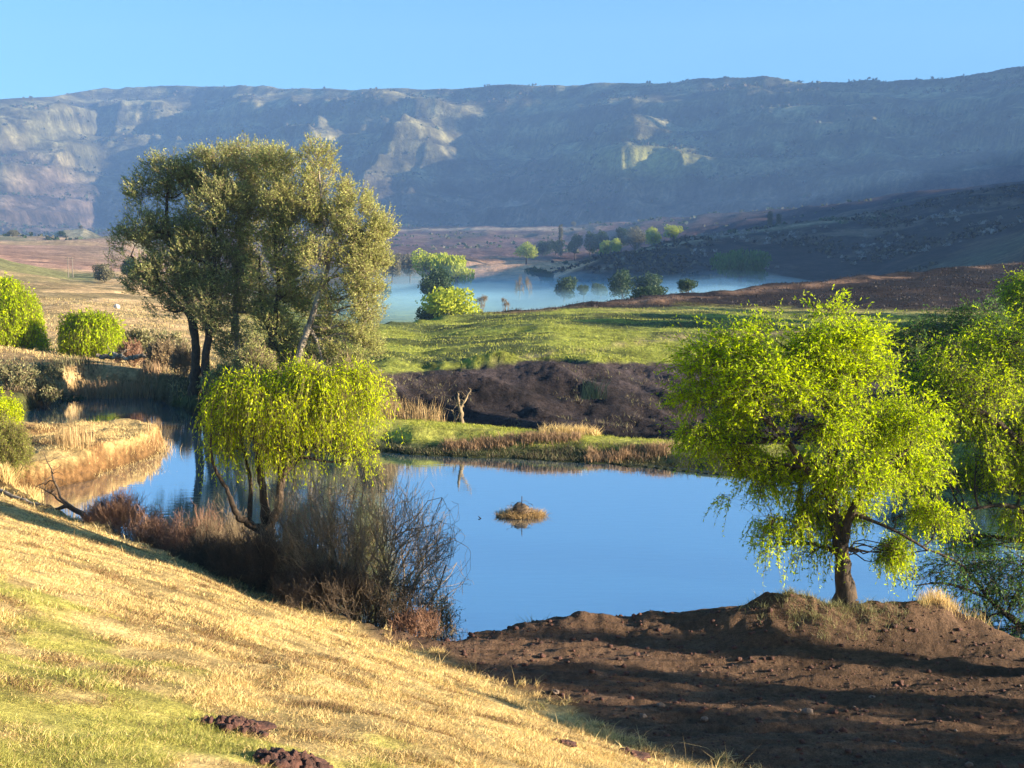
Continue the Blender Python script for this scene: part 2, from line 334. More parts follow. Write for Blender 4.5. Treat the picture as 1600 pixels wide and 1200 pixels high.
# ------------------------------------------------------------------ terrain
def green_mask(x, y, d): return ss(-.1, .5, .55 * fbm(x / .9, y / .7, 3, 70) + .5 * fbm(x / 3, y / 2, 2, 71) + 1.0 * ss(7.0, 3.8, d) - .93)
def lerp3(a, b, t): return a + (b - a) * t[:, None]
def ground_color(x, y, z):
    px, py = project(x, y, z)
    n = len(x); A = lambda c: np.tile(np.array(c, float), (n, 1))
    f1 = fbm(x / 2.2, y / 2.2, 4, 70); f2 = fbm(x / 9, y / 9, 4, 71); f3 = fbm(x / 60, y / 60, 5, 72); f4 = fbm(x / 300, y / 300, 4, 73)
    d = (x + y) * .70711
    straw = A((.62, .45, .19)); green = A((.36, .32, .08)); dirt = A((.105, .064, .040)); burnt = A((.012, .0075, .007))
    pasture = A((.20, .22, .035)); rav = A((.050, .038, .038)); tan = A((.50, .34, .17)); pink = A((.40, .23, .15)); dark = A((.045, .035, .025))
    # near ground
    gw = np.clip(green_mask(x, y, d), 0, 1)
    slope = lerp3(straw * .75, green, gw)
    near_dirt = dirt * (1 + .25 * f1[:, None])
    slope = slope * (1 + .35 * np.clip(fbm(x / .5, y / .35, 4, 77), -1, 1))[:, None] * (1 - .3 * ss(.1, .6, fbm(x / 1.6, y / .9, 3, 78)))[:, None]
    near = lerp3(slope, near_dirt, ss(12.6, 13.4, d + .25 * f1))
    near = lerp3(near, dark, ss(-1.0, -3.5, x) * ss(13.1, 13.8, d) * .8)
    # beyond the pond, left: tan pasture / bank ; right: dam, ravine, green hill, burnt field
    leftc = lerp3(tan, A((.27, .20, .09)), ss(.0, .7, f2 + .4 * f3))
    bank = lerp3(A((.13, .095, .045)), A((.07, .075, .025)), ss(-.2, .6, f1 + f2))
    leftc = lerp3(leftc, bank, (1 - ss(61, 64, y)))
    gh = ss(0, 12, 470 - py) * (1 - ss(135, 170, px)) * ss(230, 300, y) * (1 - ss(370, 400, y))
    leftc = lerp3(leftc, A((.20, .19, .07)), gh)
    leftc = lerp3(leftc, A((.44, .25, .17)), ss(380, 420, y) * (1 - ss(900, 1000, y)) * ss(-.5, .3, f3 + .3))
    bt = np.interp(px, [560, 760, 900, 1100, 1400, 1700], [516, 492, 482, 478, 484, 490]) + 2 * f2
    isb = ss(2, -2, py - bt) * (y > 60)
    hillc = lerp3(pasture, A((.07, .085, .025)), ss(-.1, .5, .6 * f2 + .7 * fbm(x / 8, y / 2.2, 3, 79)))  # dark streaks painted in for shadow streaks on the field
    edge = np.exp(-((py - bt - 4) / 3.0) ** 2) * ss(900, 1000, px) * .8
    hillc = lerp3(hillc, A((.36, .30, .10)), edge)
    fb = fbm(x / 14, y / 2.6, 4, 85)
    bc = lerp3(burnt, A((.028, .018, .014)), ss(.1, .8, fb))
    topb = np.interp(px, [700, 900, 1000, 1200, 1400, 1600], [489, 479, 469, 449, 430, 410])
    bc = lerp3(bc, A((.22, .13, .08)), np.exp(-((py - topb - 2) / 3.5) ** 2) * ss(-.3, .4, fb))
    hillc = lerp3(hillc, bc, isb * ss(740, 800, px + 60 * 0))
    rt = np.interp(px, [560, 600, 700, 760, 860, 930, 1000, 1060, 1200], [576, 584, 578, 570, 560, 566, 566, 566, 572]) + 3 * f1
    israv = ss(-2, 3, py - rt) * ss(46, 50, y)
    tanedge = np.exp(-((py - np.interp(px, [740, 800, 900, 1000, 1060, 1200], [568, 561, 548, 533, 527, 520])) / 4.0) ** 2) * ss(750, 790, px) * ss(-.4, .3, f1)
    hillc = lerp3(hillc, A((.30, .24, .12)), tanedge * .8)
    hillc = lerp3(hillc, rav * (1 + .35 * f1[:, None]), israv)
    dam = 1 - ss(46.8, 48.5, y + (x - 0) * .22)
    hillc = lerp3(hillc, lerp3(A((.30, .30, .06)), A((.06, .07, .025)), ss(.42, .30, z)), dam)  # front of the dam painted darker for its shade, crown lighter
    grn = ss(-.30, -.2, x / np.maximum(y, 1))
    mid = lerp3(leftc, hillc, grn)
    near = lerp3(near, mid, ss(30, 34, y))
    # spit
    sp = ss(-13, -15, x) * ss(33, 36, y) * (1 - ss(48, 50, y)) * ss(-25, -22, x)
    near = lerp3(near, lerp3(A((.44, .31, .13)), A((.20, .11, .045)), np.maximum(ss(-.1, .6, f1), ss(.85, .6, z))), sp)
    wet = (1 - ss(.0, .22, z)) * (y < 70)
    near = near * (1 - .5 * wet[:, None])
    # far valley, hills
    valley = lerp3(A((.20, .14, .09)), A((.11, .10, .06)), ss(-.4, .4, f3))
    far = lerp3(valley, A((.17, .10, .085)), ss(850, 1050, y) * ss(-.9, .0, f3 + .5 * f4))
    field = ss(0, 6, 442 - py) * ss(0, 5, py - 405) * ss(680, 720, px) * (1 - ss(920, 950, px))
    far = lerp3(far, A((.62, .36, .20)), field)
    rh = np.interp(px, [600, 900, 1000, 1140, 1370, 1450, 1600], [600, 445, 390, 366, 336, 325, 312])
    onhill = ss(500, 620, y) * (1 - ss(1150, 1250, y)) * ss(0, 20, px - np.interp(py, [360, 400, 440], [1080, 940, 850])) 
    far = lerp3(far, lerp3(A((.038, .028, .026)), A((.15, .10, .07)), ss(0.0, .9, f3 + .5 * fbm(x / 14, y / 14, 3, 80))), onhill)  # shaded face and lit bands painted into the hill colour
    crest = np.exp(-((py - rh) / 3.0) ** 2) * ss(920, 980, px) * (1 - ss(1360, 1400, px))  # sunlit crest line painted pale on the right-hand hill
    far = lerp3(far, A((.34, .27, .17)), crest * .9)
    sp2 = ss(1200, 1300, y) * ss(1000, 1050, px); far = lerp3(far, lerp3(A((.055, .04, .038)), A((.12, .07, .055)), ss(-.3, .6, f3)), sp2 * .9)
    strip = np.exp(-((py - 358) / 2.5) ** 2) * (1 - ss(880, 960, px)); far = lerp3(far, A((.50, .38, .26)), strip * .9)  # sunlit strip across the far plain painted pale
    farl = lerp3(A((.40, .27, .18)), A((.26, .24, .13)), ss(-.3, .5, f3))
    knoll = ss(960, 1000, y); farl = lerp3(farl, lerp3(A((.36, .31, .19)), A((.16, .15, .10)), ss(.0, .6, fbm(x / 40, y / 40, 3, 87))), knoll)
    far = lerp3(far, farl, (1 - ss(230, 300, px)) * (y < 1500))
    near = lerp3(near, far, ss(400, 520, y) * ss(-.5, -.2, x / np.maximum(y, 1)) + ss(700, 760, y) * (1 - ss(-.5, -.2, x / np.maximum(y, 1))))
    # mountain
    band = np.clip(.5 + .5 * np.sin(z / 11 + 2.2 * fbm(x / 260, y / 260, 3, 81)) + .5 * fbm(x / 30, z / 6, 3, 82), 0, 1.4)
    mt = lerp3(A((.13, .12, .06)), A((.18, .16, .075)), ss(-.3, .5, f4))
    lowm = lerp3(mt, A((.13, .095, .07)), ss(220, 320, py + 25 * f4))
    lowm = lowm * (.55 + .75 * band[:, None]) * (1 + .5 * np.clip(fbm(x / 45, y / 45, 4, 83), -1, 1))[:, None]
    lowm = lerp3(lowm, A((.36, .35, .10)), .8 * np.exp(-(((px - 1010) / 90) ** 2 + ((py - 250) / 24) ** 2)))  # sunlit look of the low bulge put into the colour
    near = lerp3(near, lowm, ss(2100, 2300, y))
    return np.clip(np.c_[near, np.ones(n)], 0, 1)
def make_terrain():
    S_ = np.concatenate([-np.geomspace(1.8, .52, 50)[:-1], np.arange(-.52, .52, .002), np.geomspace(.52, 1.8, 50)])
    ang = np.radians(np.arange(53, 7.62, -.052))
    Ys = np.concatenate([np.linspace(.4, 5.9, 24), 8 / np.tan(ang), np.geomspace(60.2, 2300, 430)[0:], np.arange(2306, 4700, 8), np.geomspace(4720, 6200, 12)])
    nS = len(S_); rows = len(Ys)
    X = S_[None, :] * Ys[:, None]; Y = np.repeat(Ys[:, None], nS, 1)
    X = X + 0
    xf, yf = X.ravel(), Y.ravel()
    Zf = H(xf, yf)
    colr = ground_color(xf, yf, Zf)
    V = np.c_[xf, yf, Zf]
    cuts = [(0, int(np.searchsorted(Ys, 34))), (int(np.searchsorted(Ys, 34)), int(np.searchsorted(Ys, 430))), (int(np.searchsorted(Ys, 430)), int(np.searchsorted(Ys, 2250))), (int(np.searchsorted(Ys, 2250)), rows - 1)]
    for (a, b), name, mat in zip(cuts, ('foreground_ground', 'pasture_ground', 'valley_hills', 'mountain'), (M_NEAR, M_MID, M_FAR, M_MTN)):
        r = np.arange(a, b); c = np.arange(nS - 1)
        i0 = (r[:, None] * nS + c[None, :]).ravel() - a * nS
        q = np.stack([i0, i0 + 1, i0 + nS + 1, i0 + nS], 1)
        sl = slice(a * nS, (b + 1) * nS)
        o = mesh_np(name, V[sl], [q], [mat], smooth=True, colors=colr[sl])
        tag(o, kind='structure')
        o['label'] = {'foreground_ground': 'dry straw slope and dug brown soil at the near side of the pond', 'pasture_ground': 'green and burnt pasture beyond the pond',
                      'valley_hills': 'valley floor and low hills in the distance', 'mountain': 'long flat-topped mountain across the valley'}[name]
make_terrain()
# earth far behind and beside the camera, out to the horizon
def apron():
    V = []; Fq = []
    for a in range(0, 361, 6):
        t = R(a)
        for r_, z in ((9000, -40), (30000, -60)): V.append((r_ * math.sin(t), r_ * math.cos(t), z))
    for i in range(60): Fq.append((2 * i, 2 * i + 1, 2 * i + 3, 2 * i + 2))
    n = len(V)
    V.append((0, 0, -40)); T = [(n, 2 * i, 2 * i + 2) for i in range(60)]
    m, t, b, o = nodes('far_veld'); b.inputs['Base Color'].default_value = (.12, .11, .06, 1); b.inputs['Roughness'].default_value = .95
    ob = mesh_np('distant_plain', V, [Fq, T], [m]); tag(ob, kind='structure')
apron()
# ------------------------------------------------------------------ water
def make_water():
    st = .5
    gx = np.arange(-36, 36, st); gy = np.arange(18, 72, st)
    X, Y = np.meshgrid(gx, gy); D = sdf(X.ravel() + st / 2, Y.ravel() + st / 2).reshape(X.shape)
    ny, nx = X.shape; idx = np.arange(nx * ny).reshape(ny, nx)
    keep = (D[:-1, :-1] < 1.6)
    q = np.stack([idx[:-1, :-1][keep], idx[:-1, 1:][keep], idx[1:, 1:][keep], idx[1:, :-1][keep]], 1)
    used = np.unique(q); mp = -np.ones(nx * ny, int); mp[used] = np.arange(len(used))
    V = np.c_[X.ravel()[used], Y.ravel()[used], np.zeros(len(used))]
    m, t, b, o = nodes('pond_water')
    b.inputs['Base Color'].default_value = (.015, .06, .11, 1); b.inputs['Roughness'].default_value = .02; b.inputs['IOR'].default_value = 4.2
    tc = t.nodes.new('ShaderNodeTexCoord'); mpn = t.nodes.new('ShaderNodeMapping'); mpn.inputs['Scale'].default_value = (.8, 3.0, 1); t.links.new(tc.outputs['Object'], mpn.inputs[0])
    n = noise(t, 1.6, 3, .5, mpn.outputs[0]); bp = t.nodes.new('ShaderNodeBump'); bp.inputs['Strength'].default_value = .7; bp.inputs['Distance'].default_value = .004
    t.links.new(n.outputs[0], bp.inputs['Height']); t.links.new(bp.outputs[0], b.inputs['Normal'])
    gl = t.nodes.new('ShaderNodeBsdfGlossy'); gl.inputs['Color'].default_value = (.80, .86, .90, 1); gl.inputs['Roughness'].default_value = .02; t.links.new(bp.outputs[0], gl.inputs['Normal'])
    mx = t.nodes.new('ShaderNodeMixShader'); mx.inputs[0].default_value = .62; t.links.new(b.outputs[0], mx.inputs[1]); t.links.new(gl.outputs[0], mx.inputs[2]); t.links.new(mx.outputs[0], o.inputs['Surface'])
    ob = mesh_np('pond_water', V, [mp[q]], [m], smooth=True); tag(ob, 'still blue farm pond reflecting the sky', kind='structure')
make_water()
# ------------------------------------------------------------------ plant building blocks
rng = np.random.default_rng(7)
def nrm(v): return v / np.maximum(np.linalg.norm(v, axis=-1, keepdims=True), 1e-9)
class MB:                               # collects raw geometry, built once as one mesh
    def __init__(s): s.V = []; s.F = []; s.M = []; s.n = 0
    def add(s, V, Fc, m=0):
        V = np.asarray(V, float).reshape(-1, 3); s.V.append(V); s.F.append(np.asarray(Fc) + s.n); s.M.append(m); s.n += len(V)
    def tubes(s, Pn, rad, sides=5, m=0):
        Pn = np.asarray(Pn, float)
        if Pn.ndim == 2: Pn = Pn[None]
        N, k, _ = Pn.shape; rad = np.broadcast_to(np.asarray(rad, float), (N, k))
        T = np.empty_like(Pn); T[:, 1:-1] = Pn[:, 2:] - Pn[:, :-2]; T[:, 0] = Pn[:, 1] - Pn[:, 0]; T[:, -1] = Pn[:, -1] - Pn[:, -2]
        T = nrm(T); ref = np.tile(np.array([.31, .95, .05]), (N, 1)); ov = nrm(Pn[:, -1] - Pn[:, 0])
        ref[np.abs((ov * ref).sum(1)) > .8] = (1, .05, .1)
        U = nrm(np.cross(T, ref[:, None, :])); W = np.cross(T, U)
        a = np.arange(sides) * 2 * np.pi / sides
        V = Pn[:, :, None, :] + rad[:, :, None, None] * (np.cos(a)[None, None, :, None] * U[:, :, None, :] + np.sin(a)[None, None, :, None] * W[:, :, None, :])
        idx = np.arange(N * k * sides).reshape(N, k, sides); nx = np.roll(idx, -1, 2)
        q = np.stack([idx[:, :-1], nx[:, :-1], nx[:, 1:], idx[:, 1:]], -1).reshape(-1, 4)
        s.add(V, q, m)
    def leaves(s, C, D, L, Wd, m=0):    # pointed four-sided leaves, centre C along direction D
        n = len(C); D = nrm(D); r = nrm(np.cross(D, rng.normal(size=(n, 3))))
        L = np.broadcast_to(L, (n,))[:, None]; Wd = np.broadcast_to(Wd, (n,))[:, None]
        nn = np.cross(D, r)
        V = np.stack([C - D * L * .5, C + r * Wd * .5 - D * L * .05 + nn * Wd * .12, C + D * L * .5, C - r * Wd * .5 - D * L * .05 + nn * Wd * .12], 1)
        s.add(V, np.arange(4 * n).reshape(n, 4), m)
    def blades(s, B, Hh, lean, Wd, m=0, tipw=.0):   # grass blades: base B, height, lean vector
        n = len(B); up = np.array([0, 0, 1.0]); a = rng.uniform(0, 2 * np.pi, n); sd_ = np.c_[np.cos(a), np.sin(a), np.zeros(n)]
        Hh = np.broadcast_to(Hh, (n,))[:, None]; Wd = np.broadcast_to(Wd, (n,))[:, None]
        mid = B + up * Hh * .55 + lean * .35; tip = B + up * Hh + lean
        V = np.stack([B - sd_ * Wd * .5, B + sd_ * Wd * .5, mid + sd_ * Wd * .4, mid - sd_ * Wd * .4, tip], 1)
        i = np.arange(n)[:, None] * 5
        s.V.append(V.reshape(-1, 3)); s.F.append(i + np.array([[0, 1, 2, 3]]) + s.n); s.M.append(m)
        s.F.append(i + np.array([[3, 2, 4]]) + s.n); s.M.append(m); s.n += 5 * n
    def blob(s, c, r, amp=.25, seed=0, m=0, seg=10, fq=1.6):     # lumpy stone / clod
        th = np.linspace(0, np.pi, seg + 1); ph = np.linspace(0, 2 * np.pi, seg * 2, endpoint=False)
        T, Q = np.meshgrid(th, ph, indexing='ij'); d = np.stack([np.sin(T) * np.cos(Q), np.sin(T) * np.sin(Q), np.cos(T)], -1).reshape(-1, 3)
        k = 1 + amp * fbm(d[:, 0] * fq + d[:, 2] * 1.7 + seed * 3.1, d[:, 1] * fq - d[:, 2] * 1.3, 3, seed)
        V = np.array(c) + d * k[:, None] * np.array(r)
        idx = np.arange((seg + 1) * seg * 2).reshape(seg + 1, seg * 2); nx = np.roll(idx, -1, 1)
        s.add(V, np.stack([idx[:-1], idx[1:], nx[1:], nx[:-1]], -1).reshape(-1, 4), m)
    def build(s, name, mats, parent=None, smooth=False):
        by = {}
        for f, m in zip(s.F, s.M): by.setdefault((f.shape[1], m), []).append(f)
        ks = list(by)
        return mesh_np(name, np.concatenate(s.V), [np.concatenate(by[k]) for k in ks], mats, parent, [k[1] for k in ks], smooth)
def curve(a, b, n, bend=.12, sag=0.0):  # batch of bent polylines from a to b
    a = np.asarray(a, float); b = np.asarray(b, float); N = len(a); t = np.linspace(0, 1, n)[None, :, None]
    L = np.linalg.norm(b - a, axis=1)[:, None, None]
    o = rng.normal(size=(N, 1, 3)) * bend * L; o2 = rng.normal(size=(N, 1, 3)) * bend * .5 * L
    return a[:, None] * (1 - t) + b[:, None] * t + o * np.sin(np.pi * t) + o2 * np.sin(2 * np.pi * t) + np.array([0, 0, -1.]) * sag * L * (t * t - t) * -1
M_BARK = bark_mat('willow_bark', (.020, .014, .010), (.085, .055, .032), 9)
M_PALE = bark_mat('pale_bark', (.10, .075, .055), (.42, .36, .28), 3)
M_TWIG = bark_mat('twig', (.05, .035, .022), (.13, .09, .055), 5)
M_TWIG_Y = bark_mat('yellow_twig', (.12, .10, .03), (.22, .18, .06), 5)
M_WIL = leaf_mat('willow_leaf', (.72, .84, .0), (.28, .42, .0), .55)
M_WIL2 = leaf_mat('willow_leaf_fresh', (.82, .88, .0), (.38, .52, .0), .55)
M_WIL_SHADE = leaf_mat('willow_leaf_shade', (.14, .26, .04), (.06, .15, .03), .45)  # shaded copy of the willow leaf, shade put into the colour
M_OLIVE = leaf_mat('poplar_leaf', (.52, .54, .20), (.22, .25, .08), .5)
M_OLIVE2 = leaf_mat('poplar_leaf_light', (.60, .60, .19), (.28, .31, .09), .5)
M_GREY = leaf_mat('grey_leaf', (.34, .32, .15), (.18, .18, .08), .35)
M_STRAW = leaf_mat('straw', (.90, .69, .31), (.50, .35, .15), .3, .6)
M_STRAWG = leaf_mat('green_blade', (.56, .52, .14), (.28, .29, .07), .35)
M_REED = leaf_mat('reed_stem', (.62, .46, .22), (.36, .22, .10), .3)
M_RUST = leaf_mat('rusty_grass', (.48, .31, .17), (.24, .16, .09), .3)
M_CANE = bark_mat('bramble_cane', (.16, .07, .04), (.34, .20, .12), 3)
M_STEM = bark_mat('grey_stem', (.10, .072, .042), (.32, .24, .14), 3)
M_DST = leaf_mat('far_leaf', (.06, .10, .035), (.03, .06, .02), .3)
M_DST_LIT = leaf_mat('far_leaf_lit', (.56, .58, .04), (.32, .40, .04), .4)  # sunlit copy of the far leaf, light put into the colour
M_DSTG = leaf_mat('far_leaf_grey', (.24, .22, .13), (.14, .13, .07), .3)
WILLOW = dict(L=(.35, 1.0), nl=10, leaf=(.085, .024), droop=.9, dfade=.6, twig=.006, dens=300, mat=M_WIL)
def make_crown(name, parent, blobs, st, seed=0, limbs=None):
    """blobs: (centre xyz, radii xyz, density factor)"""
    mb = MB(); zs = [c[2] for c, r, k in blobs]; zlo, zhi = min(zs), max(zs)
    allC = []
    for c, r, k in blobs:
        dr = st['droop'] * (1 - st.get('dfade', 0) * ((c[2] - zlo) / max(zhi - zlo, .1)))
        n = int(st['dens'] * k * (r[0] * r[2] + .5 * r[1] * r[0]) )
        if n < 4: n = 4
        d = nrm(rng.normal(size=(n * 2, 3))); q = rng.uniform(size=(n * 2, 1)) ** .42
        p = c + d * q * r * (1 + .22 * vn(d[:, 0] * 2.2 + c[0], d[:, 2] * 2.2 + d[:, 1] + c[2], seed))[:, None]
        g = vn(p[:, 0] * st.get('gap', 1.6), p[:, 2] * st.get('gap', 1.6) + p[:, 1] * .9, seed + 3)
        keep = g > st.get('thr', -.35); p, d = p[keep][:n], d[keep][:n]
        allC.append((p, d, c, r))
        n = len(p); L = rng.uniform(*st['L'], n)[:, None]
        out = nrm(d * np.array([1, 1, .35]) + rng.normal(size=(n, 3)) * .45)
        up = np.array([0, 0, 1.0])
        tdir = nrm(out * (1 - abs(dr)) + up * (-dr))
        m1 = p + (out * .75 + up * .12) * L * (.35 if dr > 0 else .5); m2 = m1 + nrm(tdir * .8 + out * .2) * L * .35; m3 = m2 + nrm(tdir + rng.normal(size=(n, 3)) * .12) * L * .4
        Pn = np.stack([p, m1, m2, m3], 1)
        mb.tubes(Pn, np.array([1, .8, .6, .3]) * st['twig'], 3, 1)
        nl = st['nl']; t = rng.uniform(.12, 1, (n, nl)) * 2.999; i = t.astype(int); f = (t - i)[..., None]
        ar = np.arange(n)[:, None]
        C = Pn[ar, i] * (1 - f) + Pn[ar, i + 1] * f
        D = nrm(Pn[ar, i + 1] - Pn[ar, i]); l, w_ = st['leaf']
        D = D + rng.normal(size=D.shape) * st.get('spread', .75)
        D = nrm(D); ll = rng.uniform(.45, 1.3, (n * nl)) * l
        C = C.reshape(-1, 3) + D.reshape(-1, 3) * ll[:, None] * .5
        mb.leaves(C, D.reshape(-1, 3), ll, ll * w_ / l, 0)
    return mb.build(name, [st['mat'], st.get('twigmat', M_TWIG)], parent), allC
def make_tree(name, label, cat, group, px, Y, trunks, blobs, st, bark=M_BARK, seed=1, limb_r=.05, nbr=26, loc=None, name_trunk='trunk'):
    """trunks: lists of (px, py, dY, radius); blobs: (px, py, rx, ry, dY, k) measured on the picture plane at this tree's distance"""
    global rng
    rng = np.random.default_rng(seed)
    b = loc or base(px, Y); root = empty(name, b, label, cat, group)
    mt = MB(); nodesP = []; nodesR = []
    for tk in trunks:
        pts = np.array([P(a, c, Y + dy) for a, c, dy, r in tk]); rr = np.array([q[3] for q in tk], float)
        if tk is trunks[0] or len(tk[0]) > 4:
            g = hz(pts[0][0], pts[0][1]); pts[0][2] = g - .15
        k = 14; tt = np.linspace(0, len(pts) - 1, k * (len(pts) - 1) // 2 + 2)
        i = np.minimum(tt.astype(int), len(pts) - 2); f = tt - i
        pm = np.pad(pts, ((1, 1), (0, 0)), 'edge')
        p0, p1, p2, p3 = pm[i], pm[i + 1], pm[i + 2], pm[i + 3]; f_ = f[:, None]
        q = .5 * (2 * p1 + (p2 - p0) * f_ + (2 * p0 - 5 * p1 + 4 * p2 - p3) * f_ ** 2 + (3 * p1 - p0 - 3 * p2 + p3) * f_ ** 3)
        ra = rr[i] * (1 - f) + rr[i + 1] * f
        if tk is trunks[0]: ra = ra * (1 + .5 * np.exp(-(q[:, 2] - q[0, 2]) / .35))
        q = q + rng.normal(size=q.shape) * ra[:, None] * .12
        ra = ra * (1 + .08 * rng.normal(size=len(ra)))
        mt.tubes(q, ra, 10, 0)
        nodesP.append(q[len(q) // 3:]); nodesR.append(ra[len(q) // 3:])
    NP = np.concatenate(nodesP); NR = np.concatenate(nodesR)
    B = []
    for bl in blobs:
        a, c, rx, ry = bl[:4]; dy = bl[4] if len(bl) > 4 else 0; k = bl[5] if len(bl) > 5 else 1
        sc = (Y + dy) / F; B.append((np.array(P(a, c, Y + dy)), np.array([rx * sc, (rx + ry) * .5 * sc, ry * sc]), k))
    crown, allC = make_crown('crown', root, B, st, seed)
    for (p, d, c, r) in allC:
        if not len(p): continue
        dd = np.linalg.norm(NP - c, axis=1) + np.maximum(NP[:, 2] - c[2] + .3 * r[2], 0) * 2
        j = int(np.argmin(dd)); a = NP[j]; ra = min(limb_r * 1.6, NR[j] * .7)
        lm = curve([a], [c + rng.normal(size=3) * r * .15], 9, .09)[0]
        mt.tubes(lm, np.linspace(ra, ra * .35, 9), 6, 0)
        n = min(nbr, len(p)); sel = rng.choice(len(p), n, replace=False)
        s0 = lm[rng.integers(3, 9, n)]
        br = curve(s0, p[sel], 6, .12); mt.tubes(br, ra * .3 * np.linspace(1, .25, 6)[None], 4, 0)
        s1 = br[rng.integers(0, n, n * 2), rng.integers(2, 5, n * 2)]; d2 = p[rng.integers(0, len(p), n * 2)]
        ok = np.linalg.norm(d2 - s1, axis=1) < .8 * max(r)
        if ok.any(): mt.tubes(curve(s1[ok], d2[ok], 4, .12), ra * .13 * np.linspace(1, .4, 4)[None], 3, 0)
    mt.build(name_trunk, [bark], root, True)
    return root
def copy_tree(root, loc, rz, label, sc=1.0):
    r = root.copy(); COL.objects.link(r); r.location = loc; r.rotation_euler = (0, 0, rz); r.scale = (sc,) * 3 if isinstance(sc, float) else sc; r['label'] = label
    for ch in root.children:
        c = ch.copy(); COL.objects.link(c); c.parent = r
    return r
# ------------------------------------------------------------------ willows by the pond
make_tree('willow_tree', 'bright yellow-green willow standing alone on the brown earth mound', 'willow tree', 'willows on the near bank', 1320, 21.3,
    [[(1322, 958, 0, .19), (1320, 900, 0, .16), (1312, 850, 0, .14), (1300, 790, 0, .11), (1298, 720, .1, .085), (1292, 640, .2, .06), (1284, 560, .2, .03)],
     [(1316, 870, 0, .10), (1330, 800, -.2, .08), (1372, 740, -.3, .05), (1420, 700, -.3, .03)],
     [(1300, 780, 0, .09), (1262, 735, -.3, .07), (1230, 690, -.5, .05), (1180, 640, -.6, .03)],
     [(1298, 740, .1, .07), (1310, 680, .3, .05), (1340, 600, .4, .03)],
     [(1314, 865, 0, .06), (1270, 850, .3, .04), (1215, 850, .4, .02)],
     [(1330, 800, -.2, .05), (1400, 830, -.5, .03), (1450, 860, -.5, .02)]],
    [(1290, 520, 56, 40, .1, 1), (1340, 535, 32, 34, .3, .9), (1225, 535, 50, 34, -.2, 1), (1160, 545, 45, 32, .3, 1), (1105, 560, 42, 30, .1, .9), (1272, 575, 60, 40, .6, 1), (1200, 600, 70, 40, -.6, 1),
     (1110, 620, 48, 42, .2, .9), (1100, 670, 38, 40, 0, .8), (1335, 600, 48, 40, -.2, 1), (1390, 580, 24, 18, .2, .8), (1165, 670, 60, 48, .5, .9), (1270, 655, 70, 40, -.7, .9), (1360, 665, 60, 42, .4, 1), (1425, 655, 46, 38, -.3, .9),
     (1130, 720, 44, 26, -.1, .7), (1200, 735, 50, 36, .2, .7), (1180, 775, 46, 22, -.4, .75), (1260, 745, 60, 40, .7, .8), (1340, 735, 66, 42, -.5, 1), (1420, 725, 44, 38, .3, 1), (1225, 805, 60, 30, .3, .7),
     (1310, 800, 58, 34, .5, .8), (1400, 800, 60, 34, .1, 1), (1465, 800, 36, 22, -.3, .9), (1350, 850, 60, 30, .2, .9), (1420, 855, 46, 26, .3, .8), (1212, 850, 28, 26, -.2, .35), (1265, 862, 26, 20, .1, .3)],
    dict(WILLOW, dens=820, L=(.25, .8), gap=2.2, thr=-.16, spread=.8, dfade=.85, leaf=(.078, .024), nl=15), seed=11, limb_r=.035, nbr=14)
wr = make_tree('willow_tree', 'large yellow-green willow filling the right edge of the picture', 'willow tree', 'willows on the near bank', 1720, 26,
    [[(1720, 960, 0, .24), (1712, 880, 0, .20), (1690, 780, 0, .16), (1680, 680, 0, .12), (1660, 580, 0, .06)],
     [(1690, 790, 0, .13), (1630, 730, -.2, .10), (1560, 660, -.4, .07), (1495, 628, -.5, .04), (1462, 618, -.5, .02)],
     [(1700, 830, 0, .12), (1620, 800, -.3, .08), (1560, 790, -.4, .05), (1500, 800, -.4, .03)],
     [(1685, 720, 0, .12), (1760, 640, 0, .08), (1800, 560, 0, .05)]],
    [(1440, 615, 34, 30, .5, .9), (1430, 680, 34, 34, 1, .9), (1445, 745, 36, 34, .8, .9), (1450, 800, 40, 30, .6, .8), (1510, 840, 44, 24, .5, .8), (1560, 535, 40, 32, 0, 1), (1600, 560, 50, 40, .4, 1), (1500, 560, 44, 34, -.3, 1), (1465, 590, 30, 28, .4, .9), (1545, 600, 60, 40, -.6, 1), (1490, 655, 56, 36, .3, 1), (1580, 670, 60, 44, .5, 1), (1520, 715, 50, 40, -.6, .9),
     (1590, 740, 54, 44, .2, 1), (1480, 735, 34, 34, .6, .8), (1540, 780, 50, 30, 0, .8), (1600, 810, 44, 34, -.4, .9), (1660, 600, 60, 50, 0, 1), (1660, 700, 70, 60, -.4, 1), (1740, 620, 80, 60, .5, 1), (1760, 740, 80, 70, 0, 1), (1680, 810, 60, 40, 0, .9), (1660, 510, 60, 40, 0, 1), (1820, 660, 60, 60, 0, 1)],
    dict(WILLOW, dens=560, L=(.35, .9)), seed=12, limb_r=.05, nbr=14)
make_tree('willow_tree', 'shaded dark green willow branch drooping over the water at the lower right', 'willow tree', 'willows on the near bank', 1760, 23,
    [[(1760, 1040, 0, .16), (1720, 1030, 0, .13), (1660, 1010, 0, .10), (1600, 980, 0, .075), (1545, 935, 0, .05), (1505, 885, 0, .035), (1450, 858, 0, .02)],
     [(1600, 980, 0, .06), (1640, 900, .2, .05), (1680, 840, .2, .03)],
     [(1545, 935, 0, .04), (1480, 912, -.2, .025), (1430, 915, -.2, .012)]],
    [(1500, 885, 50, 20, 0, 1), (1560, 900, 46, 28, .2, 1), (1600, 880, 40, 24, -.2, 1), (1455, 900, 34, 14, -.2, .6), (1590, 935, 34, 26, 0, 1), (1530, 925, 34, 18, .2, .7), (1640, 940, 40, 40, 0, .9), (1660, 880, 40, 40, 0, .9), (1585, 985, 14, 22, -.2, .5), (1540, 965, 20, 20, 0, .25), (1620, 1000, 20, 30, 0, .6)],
    dict(WILLOW, dens=520, L=(.3, .75), mat=M_WIL_SHADE), seed=13, limb_r=.03, nbr=10)
